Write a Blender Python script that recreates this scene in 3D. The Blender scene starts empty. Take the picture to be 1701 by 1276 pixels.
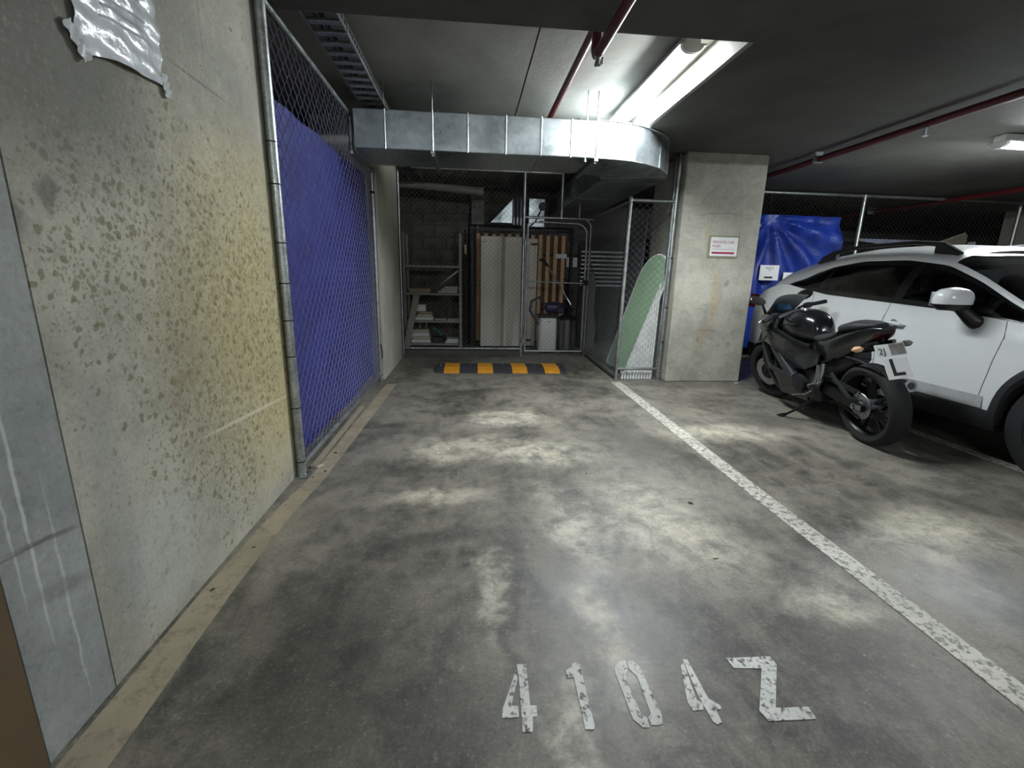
import bpy, math, random
from mathutils import Vector, Matrix, Euler
random.seed(7)
R = math.radians
scene = bpy.context.scene
COL = scene.collection

# ------------------------------------------------------------------ camera
cam_d = bpy.data.cameras.new('camera'); cam = bpy.data.objects.new('camera', cam_d); COL.objects.link(cam)
CR = ((0.99585, 0.00031, 0.09101), (-0.08810, -0.2334, 0.96839), (0.02154, -0.97238, -0.2324))  # rows: world axes in image axes
ex = Vector((CR[0][0], CR[1][0], CR[2][0])).normalized()
ef = Vector((CR[0][2], CR[1][2], CR[2][2])); ef = (ef - ex * ef.dot(ex)).normalized()
ed = ef.cross(ex)
M = Matrix((ex, -ed, -ef)).transposed()
if M.determinant() < 0: M = Matrix((ex, ed, -ef)).transposed()
cam.matrix_world = Matrix.Translation((0, 0, 1.2)) @ M.to_4x4()
cam_d.sensor_width = 36; cam_d.lens = 36 * 765 / 1701
cam_d.clip_start = .02
scene.camera = cam

# ------------------------------------------------------------------ world and exposure
w = bpy.data.worlds.new('world'); scene.world = w; w.use_nodes = True
w.node_tree.nodes['Background'].inputs[0].default_value = (.80, .90, 1, 1)
w.node_tree.nodes['Background'].inputs[1].default_value = .05
vs = scene.view_settings
vs.view_transform = 'Standard'; vs.look = 'None'; vs.gamma = 1; vs.use_curve_mapping = False
vs.exposure = 2.8
TUBE = 34.0

# ------------------------------------------------------------------ materials
MATS = {}
def nt(name):
    m = bpy.data.materials.new(name); m.use_nodes = True
    t = m.node_tree; b = t.nodes['Principled BSDF']
    return m, t, b
def lk(t, a, b): t.links.new(a, b)
def nd(t, typ, **kw):
    n = t.nodes.new(typ)
    for k, v in kw.items():
        if k in n.inputs.keys(): n.inputs[k].default_value = v
        else: setattr(n, k, v)
    return n
def rgb(h):
    h = h.lstrip('#'); c = [int(h[i:i+2], 16) / 255 for i in (0, 2, 4)]
    return tuple((x / 12.92 if x <= .04045 else ((x + .055) / 1.055) ** 2.4) for x in c) + (1,)
def mat(name, col, rough=.5, metal=0., var=.12, scale=8., bump=0., coat=0., emit=None, estr=0., col2=None):
    if name in MATS: return MATS[name]
    m, t, b = nt(name)
    c = rgb(col) if isinstance(col, str) else col
    tc = nd(t, 'ShaderNodeTexCoord'); no = nd(t, 'ShaderNodeTexNoise', Scale=scale, Detail=5.0)
    lk(t, tc.outputs['Object'], no.inputs['Vector'])
    rp = nd(t, 'ShaderNodeValToRGB')
    lo = rgb(col2) if col2 else tuple(x * (1 - var) for x in c[:3]) + (1,)
    hi = c if col2 else tuple(min(1, x * (1 + var)) for x in c[:3]) + (1,)
    rp.color_ramp.elements[0].position = .3; rp.color_ramp.elements[1].position = .7
    rp.color_ramp.elements[0].color = lo; rp.color_ramp.elements[1].color = hi
    lk(t, no.outputs['Fac'], rp.inputs['Fac']); lk(t, rp.outputs['Color'], b.inputs['Base Color'])
    b.inputs['Roughness'].default_value = rough; b.inputs['Metallic'].default_value = metal
    if coat: b.inputs['Coat Weight'].default_value = coat; b.inputs['Coat Roughness'].default_value = .08
    if bump:
        bp = nd(t, 'ShaderNodeBump', Strength=bump, Distance=.01); lk(t, no.outputs['Fac'], bp.inputs['Height']); lk(t, bp.outputs['Normal'], b.inputs['Normal'])
    if emit:
        b.inputs['Emission Color'].default_value = rgb(emit); b.inputs['Emission Strength'].default_value = estr
    MATS[name] = m
    return m

def mixc(t, fac, a, b_, typ='MIX'):
    n = nd(t, 'ShaderNodeMix', data_type='RGBA', blend_type=typ)
    for s, v in ((n.inputs[0], fac), (n.inputs[6], a), (n.inputs[7], b_)):
        if hasattr(v, 'is_linked'): lk(t, v, s)
        else: s.default_value = v
    return n.outputs[2]
def mr(t, val, a, b_, c=0., d=1., smooth=True):
    n = nd(t, 'ShaderNodeMapRange'); n.interpolation_type = 'SMOOTHSTEP' if smooth else 'LINEAR'
    lk(t, val, n.inputs[0]); n.inputs[1].default_value = a; n.inputs[2].default_value = b_; n.inputs[3].default_value = c; n.inputs[4].default_value = d
    return n.outputs[0]
def mth(t, op, a, b_=None, clamp=False):
    n = nd(t, 'ShaderNodeMath', operation=op); n.use_clamp = clamp
    for i, v in enumerate((a, b_)):
        if v is None: continue
        if hasattr(v, 'is_linked'): lk(t, v, n.inputs[i])
        else: n.inputs[i].default_value = v
    return n.outputs[0]
def noise(t, vec, sc, det=5., rough=.55, dist=0., stretch=None):
    if stretch:
        mp = nd(t, 'ShaderNodeMapping'); mp.inputs['Scale'].default_value = stretch[:3]
        if len(stretch) > 3: mp.inputs['Rotation'].default_value = (0, 0, stretch[3])
        lk(t, vec, mp.inputs['Vector']); vec = mp.outputs[0]
    n = nd(t, 'ShaderNodeTexNoise', Scale=sc, Detail=det, Roughness=rough, Distortion=dist); lk(t, vec, n.inputs['Vector'])
    return n.outputs['Fac']
def blob(t, vec, cx, cy, rx, ry, rot=0., soft=.35, axes='XY'):
    mp = nd(t, 'ShaderNodeMapping', vector_type='TEXTURE')
    loc = {'XY': (cx, cy, 0), 'YZ': (0, cx, cy), 'XZ': (cx, 0, cy)}[axes]
    sc = {'XY': (rx, ry, 1e6), 'YZ': (1e6, rx, ry), 'XZ': (rx, 1e6, ry)}[axes]
    mp.inputs['Location'].default_value = loc; mp.inputs['Scale'].default_value = sc
    mp.inputs['Rotation'].default_value = (0, 0, rot) if axes == 'XY' else (rot, 0, 0)
    lk(t, vec, mp.inputs['Vector'])
    ln = nd(t, 'ShaderNodeVectorMath', operation='LENGTH'); lk(t, mp.outputs[0], ln.inputs[0])
    return mr(t, ln.outputs['Value'], 1.0, soft, 0., 1.)
def warp(t, vec, sc, amt):
    n = nd(t, 'ShaderNodeTexNoise', Scale=sc, Detail=5.0, Roughness=.6); lk(t, vec, n.inputs['Vector'])
    s = nd(t, 'ShaderNodeVectorMath', operation='SUBTRACT'); lk(t, n.outputs['Color'], s.inputs[0]); s.inputs[1].default_value = (.5, .5, .5)
    m = nd(t, 'ShaderNodeVectorMath', operation='SCALE'); lk(t, s.outputs[0], m.inputs[0]); m.inputs['Scale'].default_value = amt
    a = nd(t, 'ShaderNodeVectorMath', operation='ADD'); lk(t, vec, a.inputs[0]); lk(t, m.outputs[0], a.inputs[1])
    return a.outputs[0]

def gritty(t, v, c, sc=85., dk=.34, lt=.22, dark='#2b2a27', light='#d8d3c4'):   # fine aggregate grain
    a = noise(t, v, sc, 7, .75); b_ = noise(t, v, sc * .31, 8, .78)
    c = mixc(t, mth(t, 'MULTIPLY', mr(t, a, .50, .34), dk), c, rgb(dark)); c = mixc(t, mth(t, 'MULTIPLY', mr(t, a, .54, .70), lt), c, rgb(light))
    c = mixc(t, mth(t, 'MULTIPLY', mr(t, b_, .47, .33), dk), c, rgb(dark)); return mixc(t, mth(t, 'MULTIPLY', mr(t, b_, .55, .70), lt), c, rgb(light))
def floor_mat():
    m, t, b = nt('worn_concrete_floor')
    v = nd(t, 'ShaderNodeTexCoord').outputs['Object']
    wv = warp(t, v, 2.2, .55)
    n1 = noise(t, v, 1.3, 8, .62, .4); n2 = noise(t, v, 9, 8, .7); n3 = noise(t, v, 3.2, 8, .65, .9, stretch=(1.6, .55, 1, .1))
    n4 = noise(t, v, 6.5, 10, .76, .3)
    base = mixc(t, mr(t, n1, .38, .62), rgb('#484641'), rgb('#7a766c'))
    base = mixc(t, mth(t, 'MULTIPLY', mr(t, n4, .42, .66), .42), base, rgb('#96907f'))
    base = mixc(t, mth(t, 'MULTIPLY', mr(t, n4, .52, .34), .45), base, rgb('#35342f'))
    base = mixc(t, mth(t, 'MULTIPLY', mr(t, n3, .42, .72), .55), base, rgb('#8d887a'))
    # pale worn patches in the bay, partly the lamp's glow painted in
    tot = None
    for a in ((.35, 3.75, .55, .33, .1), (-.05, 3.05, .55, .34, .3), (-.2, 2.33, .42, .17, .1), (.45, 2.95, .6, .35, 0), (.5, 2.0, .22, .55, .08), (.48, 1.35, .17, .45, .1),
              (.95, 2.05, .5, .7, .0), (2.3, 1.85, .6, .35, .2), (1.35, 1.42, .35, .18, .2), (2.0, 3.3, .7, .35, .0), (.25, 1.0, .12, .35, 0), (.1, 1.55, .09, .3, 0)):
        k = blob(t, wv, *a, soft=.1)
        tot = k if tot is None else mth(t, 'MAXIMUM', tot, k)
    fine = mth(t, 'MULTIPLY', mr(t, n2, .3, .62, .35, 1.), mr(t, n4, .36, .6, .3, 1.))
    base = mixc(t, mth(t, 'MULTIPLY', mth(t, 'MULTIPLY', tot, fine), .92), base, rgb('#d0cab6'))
    # dark tyre and oil stains; the less lit near-left floor is painted in too
    tot = None
    for a in ((-.45, 1.25, .48, .75, .0), (-.1, 1.0, .3, .3, 0), (.16, 1.5, .05, .45, .05), (.62, 1.32, .10, .2, -.2), (-.35, 2.75, .38, .10, .3), (.05, 4.65, .55, .20, .0), (1.25, 3.2, .35, .7, .1), (1.25, 1.15, .4, .3, 0), (-.2, 1.9, .5, .12, .1), (2.3, 1.2, .5, .3, .2), (2.6, 3.6, .5, .3, 0)):
        k = blob(t, wv, *a, soft=.15)
        tot = k if tot is None else mth(t, 'MAXIMUM', tot, k)
    base = mixc(t, mth(t, 'MULTIPLY', tot, .6), base, rgb('#3a3935'))
    sp = mr(t, noise(t, v, 46, 3, .6), .66, .74)
    base = mixc(t, mth(t, 'MULTIPLY', sp, .35), base, rgb('#3b3a36'))
    sc = mr(t, noise(t, v, 26, 4, .6, 0, stretch=(3.4, .35, 1, .45)), .60, .72)
    base = mixc(t, mth(t, 'MULTIPLY', sc, .05), base, rgb('#cfc9b8'))
    base = gritty(t, v, base)
    lk(t, base, b.inputs['Base Color'])
    lk(t, mr(t, n1, .3, .7, .42, .62), b.inputs['Roughness'])
    bp = nd(t, 'ShaderNodeBump', Strength=.22, Distance=.006); lk(t, n2, bp.inputs['Height']); lk(t, bp.outputs[0], b.inputs['Normal'])
    return m

def paint_mat(name, col, wear, dirt='#6b675c', sc=22., lo=.5):
    m, t, b = nt(name)
    v = nd(t, 'ShaderNodeTexCoord').outputs['Object']
    n = noise(t, v, sc, 6, .7); n2 = noise(t, v, 3., 5, .6); n3 = noise(t, v, 70, 3, .6)
    f = mr(t, mth(t, 'ADD', mth(t, 'MULTIPLY', n, .7), mth(t, 'MULTIPLY', n3, .3)), lo, lo + .1)
    c = mixc(t, mr(t, n2, .3, .7), rgb(col), tuple(x * .72 for x in rgb(col)[:3]) + (1,))
    c = mixc(t, mth(t, 'MULTIPLY', f, wear), c, rgb(dirt))
    lk(t, c, b.inputs['Base Color']); b.inputs['Roughness'].default_value = .6
    return m

def concrete(name, ca, cb, sc=1.6, stain=None, bumps=.25, rough=.8):
    m, t, b = nt(name)
    v = nd(t, 'ShaderNodeTexCoord').outputs['Object']
    n = noise(t, v, sc, 8, .62, .3); n2 = noise(t, v, 14, 8, .7); n3 = noise(t, v, 5, 5, .6, 0, stretch=(2.4, 2.4, .4))
    c = mixc(t, mr(t, n, .3, .7), rgb(ca), rgb(cb))
    c = mixc(t, mth(t, 'MULTIPLY', mr(t, n2, .5, .75), .25), c, rgb(ca))
    if stain: c = mixc(t, mth(t, 'MULTIPLY', mr(t, n3, .52, .75), .45), c, rgb(stain))
    pits = nd(t, 'ShaderNodeTexVoronoi', Scale=13.0); lk(t, v, pits.inputs['Vector'])
    pf = mr(t, pits.outputs['Distance'], .05, .09, 1., 0.)
    pf = mth(t, 'MULTIPLY', pf, mr(t, noise(t, v, 4.2, 2), .56, .6))
    c = mixc(t, mth(t, 'MULTIPLY', pf, .5), c, rgb('#55534c'))
    lk(t, c, b.inputs['Base Color']); b.inputs['Roughness'].default_value = rough
    bp = nd(t, 'ShaderNodeBump', Strength=bumps, Distance=.01); lk(t, n2, bp.inputs['Height']); lk(t, bp.outputs[0], b.inputs['Normal'])
    return m

def column_mat():
    m, t, b = nt('stained_column_concrete')
    v = nd(t, 'ShaderNodeTexCoord').outputs['Object']
    n = noise(t, v, 3.2, 9, .68, .4); n2 = noise(t, v, 16, 8, .7); n3 = noise(t, v, 7, 6, .65, .2, stretch=(.5, .5, 3.2))
    c = mixc(t, mr(t, n, .34, .66), rgb('#9c9a8e'), rgb('#b8b5a6'))
    c = mixc(t, mth(t, 'MULTIPLY', mr(t, n3, .5, .72), .25), c, rgb('#88867b'))
    c = mixc(t, mth(t, 'MULTIPLY', mr(t, n2, .54, .72), .3), c, rgb('#6f6d62'))
    wv = warp(t, v, 5, .12)
    for a, col, k in (((2.78, 1.0, .07, .45), '#b39a72', .55), ((2.70, .55, .05, .3), '#a98f6a', .45), ((2.72, .62, .16, .012), '#83745b', .6), ((2.75, 1.88, .45, .010), '#75736a', .6), ((2.6, 1.70, .04, .16), '#b19a74', .4),
                      ((2.9, 1.15, .035, .05), '#716f66', .6), ((2.65, .50, .03, .05), '#716f66', .6), ((3.0, .45, .035, .04), '#6b6960', .6), ((2.55, .08, .3, .05), '#9a988c', .6)):
        c = mixc(t, mth(t, 'MULTIPLY', blob(t, wv, *a, soft=.2, axes='XZ'), k), c, rgb(col))
    c = gritty(t, v, c, 55, .24, .2, '#55534a', '#d6d3c5')
    lk(t, c, b.inputs['Base Color']); b.inputs['Roughness'].default_value = .8
    bp = nd(t, 'ShaderNodeBump', Strength=.4, Distance=.01); lk(t, n2, bp.inputs['Height']); lk(t, bp.outputs[0], b.inputs['Normal'])
    return m
def spotted_wall_mat():
    m, t, b = nt('spotted_concrete')
    v = nd(t, 'ShaderNodeTexCoord').outputs['Object']     # world: y along wall, z up
    wv = warp(t, v, 3.0, .25)
    n = noise(t, v, 1.8, 7, .6); n2 = noise(t, v, 18, 6, .65)
    c = mixc(t, mr(t, n, .3, .7), rgb('#8e8d82'), rgb('#b7b4a4'))
    yel = mth(t, 'MAXIMUM', blob(t, wv, 2.35, 1.0, .95, 1.0, 0, .2, 'YZ'), blob(t, wv, 2.5, .55, .8, .6, 0, .2, 'YZ'))
    c = mixc(t, mth(t, 'MULTIPLY', yel, .65), c, rgb('#b8a974'))
    c = mixc(t, mth(t, 'MULTIPLY', mth(t, 'MULTIPLY', yel, mr(t, noise(t, v, 2.6, 4), .5, .66)), .5), c, rgb('#b7a572'))
    # round olive mould spots, denser and larger towards the near side
    def spots(scale, th, dens_lo, dens_hi, col, amt, c, mask):
        vo = nd(t, 'ShaderNodeTexVoronoi', Scale=scale); vo.inputs['Randomness'].default_value = 1.0
        lk(t, warp(t, v, 22, .04), vo.inputs['Vector'])
        f = mr(t, vo.outputs['Distance'], th, th * .72, 0., 1.)
        sel = nd(t, 'ShaderNodeSeparateColor'); lk(t, vo.outputs['Color'], sel.inputs[0])
        thr = mr(t, mask, 0., 1., dens_lo, dens_hi, False)
        on = mth(t, 'LESS_THAN', sel.outputs[0], thr)
        return mixc(t, mth(t, 'MULTIPLY', mth(t, 'MULTIPLY', f, on), amt), c, col)
    mk = None
    for a, k in (((2.0, .36, .4, .36, .2, .3), 1.), ((1.42, 1.25, .3, .55, 0, .3), 1.), ((1.75, 1.3, .62, .6, -.35, .3), 1.), ((1.75, .62, .42, .62, -.3, .2), 1.), ((2.3, 1.0, .7, .9, 0, .3), .75)):
        q = mth(t, 'MULTIPLY', blob(t, wv, *a, 'YZ'), k); mk = q if mk is None else mth(t, 'MAXIMUM', mk, q)
    mk2 = mth(t, 'MULTIPLY', blob(t, wv, 2.2, .95, .75, 1.05, .15, .35, 'YZ'), mr(t, noise(t, v, 3.5, 4), .35, .6, .45, 1.))
    ol = mth(t, 'MULTIPLY', mk2, mr(t, noise(t, v, 34, 5, .62, .5), .47, .60))
    c = mixc(t, mth(t, 'MULTIPLY', ol, .62), c, rgb('#7a7044'))
    c = spots(26, .34, .03, .50, rgb('#66623f'), .66, c, mk)
    c = spots(46, .42, .03, .62, rgb('#6c6744'), .62, c, mk)
    c = spots(75, .44, .05, .70, rgb('#77714c'), .55, c, mk)
    br = mth(t, 'MULTIPLY', blob(t, wv, 1.75, .8, .35, .3, .0, .1, 'YZ'), mr(t, noise(t, v, 16, 4), .5, .7))
    c = mixc(t, mth(t, 'MULTIPLY', br, .5), c, rgb('#7e6748'))
    # rub marks, dark patch by the panel joint, damp foot
    for a, col, k in (((1.35, 1.85, .6, .6, .3), '#64635a', .85), ((1.30, 1.37, .045, .06), '#5d5d55', .74), ((1.19, 1.34, .05, .13), '#44423a', .74), ((2.2, .53, .55, .012, -.06), '#cdc8b2', .7), ((2.1, 1.885, .28, .007, -.02), '#6d6b60', .7),
                      ((2.13, 2.1, .006, .3, 0), '#77766c', .5), ((1.5, .25, .25, .30, 0), '#b4b7ae', .6), ((1.32, .5, .1, .5, 0), '#8e8f8c', .5)):
        c = mixc(t, mth(t, 'MULTIPLY', blob(t, wv if k < .75 else v, *a, soft=.4, axes='YZ') if len(a) == 4 else blob(t, v, *a, soft=.4, axes='YZ'), k), c, rgb(col))
    c = mixc(t, mth(t, 'MULTIPLY', mr(t, n2, .52, .7), .3), c, rgb('#7b796d'))
    c = gritty(t, v, c, 70, .26, .2, '#4f4d42', '#d3d0c2')
    lk(t, c, b.inputs['Base Color']); b.inputs['Roughness'].default_value = .78
    bp = nd(t, 'ShaderNodeBump', Strength=.2, Distance=.006); lk(t, n2, bp.inputs['Height']); lk(t, bp.outputs[0], b.inputs['Normal'])
    return m

def plain_wall_mat():
    m, t, b = nt('grey_precast_concrete')
    v = nd(t, 'ShaderNodeTexCoord').outputs['Object']
    n = noise(t, v, 2.2, 7, .6); n2 = noise(t, v, 20, 6, .65)
    c = mixc(t, mr(t, n, .3, .7), rgb('#7c7f7f'), rgb('#9fa29e'))
    for a, col, k in (((1.06, .62, .007, .45, .0), '#c9cbc8', .75), ((1.12, .36, .006, .40, .0), '#c3c5c2', .6), ((1.02, .62, .005, .3, .0), '#c9cbc8', .5),
                      ((1.10, .545, .15, .010, -.2), '#62625e', .7), ((1.12, .40, .12, .035, -.3), '#74746f', .6), ((1.05, .55, .2, .006, -.1), '#5d5d58', .6)):
        c = mixc(t, mth(t, 'MULTIPLY', blob(t, warp(t, v, 9, .02), *a, soft=.3, axes='YZ'), k), c, rgb(col))
    c = mixc(t, mth(t, 'MULTIPLY', mr(t, n2, .52, .72), .3), c, rgb('#6b6c69'))
    c = gritty(t, v, c, 60, .24, .16, '#50524f', '#c9ccc9')
    lk(t, c, b.inputs['Base Color']); b.inputs['Roughness'].default_value = .8
    bp = nd(t, 'ShaderNodeBump', Strength=.15, Distance=.006); lk(t, n2, bp.inputs['Height']); lk(t, bp.outputs[0], b.inputs['Normal'])
    return m

def tarp_mat(name, ca, cb, rough=.34):
    m, t, b = nt(name)
    v = nd(t, 'ShaderNodeTexCoord').outputs['Object']
    n = noise(t, v, 3., 5, .6); n2 = noise(t, v, 26, 5, .7, .6)
    c = mixc(t, mr(t, n, .3, .7), rgb(ca), rgb(cb)); lk(t, c, b.inputs['Base Color'])
    b.inputs['Roughness'].default_value = rough; b.inputs['Coat Weight'].default_value = .25; b.inputs['Coat Roughness'].default_value = .25
    bp = nd(t, 'ShaderNodeBump', Strength=.7, Distance=.02); lk(t, n2, bp.inputs['Height']); lk(t, bp.outputs[0], b.inputs['Normal'])
    return m
def galv_mat(name, ca, cb, rough, sc=7, metal=.85):
    m, t, b = nt(name)
    v = nd(t, 'ShaderNodeTexCoord').outputs['Object']
    vo = nd(t, 'ShaderNodeTexVoronoi', Scale=sc * 9.); lk(t, v, vo.inputs['Vector'])
    n = noise(t, v, sc, 6, .6)
    sel = nd(t, 'ShaderNodeSeparateColor'); lk(t, vo.outputs['Color'], sel.inputs[0])
    f = mth(t, 'ADD', mth(t, 'MULTIPLY', sel.outputs[0], .3), mth(t, 'MULTIPLY', n, .7))
    c = mixc(t, mr(t, f, .3, .7), rgb(ca), rgb(cb)); lk(t, c, b.inputs['Base Color'])
    b.inputs['Metallic'].default_value = metal; lk(t, mr(t, n, .3, .7, rough - .08, rough + .12), b.inputs['Roughness'])
    return m
def glass_mat(name, tint, gloss=.12):
    m = bpy.data.materials.new(name); m.use_nodes = True; t = m.node_tree; t.nodes.clear()
    o = nd(t, 'ShaderNodeOutputMaterial'); tr = nd(t, 'ShaderNodeBsdfTransparent'); gl = nd(t, 'ShaderNodeBsdfGlossy', Roughness=.03); mx = nd(t, 'ShaderNodeMixShader')
    tr.inputs[0].default_value = tint; fr = nd(t, 'ShaderNodeFresnel', IOR=1.5)
    lk(t, fr.outputs[0], mx.inputs[0]); lk(t, tr.outputs[0], mx.inputs[1]); lk(t, gl.outputs[0], mx.inputs[2]); lk(t, mx.outputs[0], o.inputs[0])
    return m

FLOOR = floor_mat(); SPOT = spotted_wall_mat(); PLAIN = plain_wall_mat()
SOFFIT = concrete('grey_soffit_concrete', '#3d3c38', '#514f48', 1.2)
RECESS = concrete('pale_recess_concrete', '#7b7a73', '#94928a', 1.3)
COLM = concrete('column_concrete', '#a09e93', '#b7b4a6', 2.2, '#a8977b')
BLOCK = concrete('grey_block', '#55524c', '#6b665d', 5, '#6f5a4c', .5)
MORTAR = mat('mortar', '#4a4843', .9)
BROWN = mat('brown_board', '#5b4b33', .7, var=.15, scale=5)
GALV = galv_mat('galvanised_tube', '#8f9493', '#b4b8b6', .38, 12)
DUCT = galv_mat('galvanised_sheet', '#a3acb0', '#bcc4c6', .34, 2.5, .9)
WIRE = mat('galvanised_wire', '#878a8b', .45, .7)
BWIRE = mat('coated_wire', '#9a9cb8', .5, .2)
TARP = tarp_mat('blue_tarp', '#22246c', '#2f3384', .5)
TARP2 = tarp_mat('blue_poly_tarp', '#0d2674', '#1a3c9e', .24)
RED = mat('red_pipe_paint', '#521417', .45, var=.15)
WHITE = mat('white_enamel', '#d9dad6', .4, var=.03)
LAMP = mat('lamp_diffuser', '#ffffff', .4, var=0, emit='#f4fbff', estr=TUBE)
BLACK = mat('black_plastic', '#141516', .45, var=.2)
RUBBER = mat('black_rubber', '#0f0f10', .75, var=.2, scale=20)
BLKSTEEL = mat('black_steel', '#131315', .4, .3)
STEEL = mat('brushed_steel', '#b9bcbd', .28, 1., var=.08)
ALU = mat('cast_alloy', '#8e9193', .38, .9)
CHROME = mat('chrome', '#d8dadb', .12, 1., var=.03)
PAPER = mat('white_paper', '#dfe0de', .6, var=.03)
INKR = mat('red_ink', '#a3163f', .6, var=.03); INKK = mat('black_ink', '#1b1b1b', .6, var=.03)
TIMBER = mat('pine_timber', '#c7a579', .6, var=.12, scale=6); TIMBERD = mat('brown_timber', '#7a5436', .6, var=.15, scale=6)

# ------------------------------------------------------------------ mesh helpers
class MB:
    def __init__(s): s.v = []; s.f = []
    def add(s, vs, fs):
        o = len(s.v); s.v += [tuple(p) for p in vs]; s.f += [tuple(i + o for i in f) for f in fs]; return s
    def box(s, x0, y0, z0, x1, y1, z1, bev=0.):
        if bev <= 0:
            return s.add([(x0, y0, z0), (x1, y0, z0), (x1, y1, z0), (x0, y1, z0), (x0, y0, z1), (x1, y0, z1), (x1, y1, z1), (x0, y1, z1)],
                         [(0, 3, 2, 1), (4, 5, 6, 7), (0, 1, 5, 4), (1, 2, 6, 5), (2, 3, 7, 6), (3, 0, 4, 7)])
        b = bev; V = []; rings = []
        def ring(z, i):
            return [(x0 + i, y0 + b, z), (x0 + b, y0 + i, z), (x1 - b, y0 + i, z), (x1 - i, y0 + b, z), (x1 - i, y1 - b, z), (x1 - b, y1 - i, z), (x0 + b, y1 - i, z), (x0 + i, y1 - b, z)]
        rs = [ring(z0, b * .6), ring(z0 + b, 0), ring(z1 - b, 0), ring(z1, b * .6)]
        F = [tuple(range(7, -1, -1)), tuple(range(24, 32))]
        for k in range(3):
            for i in range(8): j = (i + 1) % 8; F.append((k * 8 + i, k * 8 + j, k * 8 + 8 + j, k * 8 + 8 + i))
        return s.add(sum(rs, []), F)
    def obox(s, c, ax, ay, az):          # oriented box from centre and three half-vectors
        c, ax, ay, az = map(Vector, (c, ax, ay, az))
        V = [c + i * ax + j * ay + k * az for k in (-1, 1) for i, j in ((-1, -1), (1, -1), (1, 1), (-1, 1))]
        return s.add(V, [(0, 3, 2, 1), (4, 5, 6, 7), (0, 1, 5, 4), (1, 2, 6, 5), (2, 3, 7, 6), (3, 0, 4, 7)])
    def bar(s, a, b, wd, ht, up=(0, 0, 1)):
        a, b = Vector(a), Vector(b); d = (b - a); u = Vector(up); sx = d.cross(u)
        if sx.length < 1e-6: sx = d.cross(Vector((1, 0, 0)))
        sx.normalize(); u = sx.cross(d).normalized()
        return s.obox((a + b) / 2, d / 2, sx * wd / 2, u * ht / 2)
    def tube(s, pts, r, n=10, cap=True):
        pts = [Vector(p) for p in pts]; rr = r if isinstance(r, (list, tuple)) else [r] * len(pts)
        V = []; F = []; prev = None
        for i, p in enumerate(pts):
            d = (pts[min(i + 1, len(pts) - 1)] - pts[max(i - 1, 0)]).normalized()
            if prev is None:
                a = d.cross(Vector((0, 0, 1)));
                if a.length < .01: a = d.cross(Vector((1, 0, 0)))
            else: a = prev - d * prev.dot(d)
            a.normalize(); prev = a; b = d.cross(a)
            for k in range(n):
                th = 2 * math.pi * k / n; V.append(p + (a * math.cos(th) + b * math.sin(th)) * rr[i])
        for i in range(len(pts) - 1):
            for k in range(n): j = (k + 1) % n; F.append((i * n + k, i * n + j, (i + 1) * n + j, (i + 1) * n + k))
        if cap: F.append(tuple(range(n - 1, -1, -1))); F.append(tuple(range((len(pts) - 1) * n, len(pts) * n)))
        return s.add(V, F)
    def lathe(s, prof, c=(0, 0, 0), axis='Z', n=24, a0=0, a1=2 * math.pi):   # prof: (radius, height)
        V = []; F = []; m = len(prof); full = abs(a1 - a0 - 2 * math.pi) < 1e-6; cnt = n if full else n + 1
        for k in range(cnt):
            th = a0 + (a1 - a0) * k / n; ca, sa = math.cos(th), math.sin(th)
            for r, h in prof:
                p = {'Z': (r * ca, r * sa, h), 'X': (h, r * ca, r * sa), 'Y': (r * sa, h, r * ca)}[axis]
                V.append((p[0] + c[0], p[1] + c[1], p[2] + c[2]))
        for k in range(n):
            j = (k + 1) % cnt
            for i in range(m - 1): F.append((k * m + i, j * m + i, j * m + i + 1, k * m + i + 1))
        return s.add(V, F)
    def prism(s, poly, f0, f1):          # poly: list of 2-D points, f0/f1 map (a,b) -> 3-D for the two faces
        n = len(poly); V = [f0(*p) for p in poly] + [f1(*p) for p in poly]
        F = [tuple(range(n - 1, -1, -1)), tuple(range(n, 2 * n))] + [(i, (i + 1) % n, n + (i + 1) % n, n + i) for i in range(n)]
        return s.add(V, F)
    def loft(s, rings, cap=True, closed=True):
        n = len(rings[0]); V = sum([list(r) for r in rings], []); F = []
        for i in range(len(rings) - 1):
            for k in range(n if closed else n - 1): j = (k + 1) % n; F.append((i * n + k, i * n + j, (i + 1) * n + j, (i + 1) * n + k))
        if cap and closed: F.append(tuple(range(n - 1, -1, -1))); F.append(tuple(range((len(rings) - 1) * n, len(rings) * n)))
        return s.add(V, F)
    def grid(s, fn, nu, nv):
        V = [fn(i / nu, j / nv) for i in range(nu + 1) for j in range(nv + 1)]
        return s.add(V, [(i * (nv + 1) + j, (i + 1) * (nv + 1) + j, (i + 1) * (nv + 1) + j + 1, i * (nv + 1) + j + 1) for i in range(nu) for j in range(nv)])
    def sheet(s, fn, nu, nv, off):       # a grid with thickness: fn(u,v)->Vector, off Vector
        off = Vector(off); g = lambda k: [Vector(fn(i / nu, j / nv)) + off * k for i in range(nu + 1) for j in range(nv + 1)]
        V = g(0) + g(1); N = (nu + 1) * (nv + 1); id_ = lambda i, j: i * (nv + 1) + j; F = []
        for i in range(nu):
            for j in range(nv):
                q = (id_(i, j), id_(i + 1, j), id_(i + 1, j + 1), id_(i, j + 1)); F.append(q); F.append(tuple(N + x for x in reversed(q)))
        edge = [id_(i, 0) for i in range(nu)] + [id_(nu, j) for j in range(nv)] + [id_(i, nv) for i in range(nu, 0, -1)] + [id_(0, j) for j in range(nv, 0, -1)]
        for a, b in zip(edge, edge[1:] + edge[:1]): F.append((b, a, N + a, N + b))
        return s.add(V, F)
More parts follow.
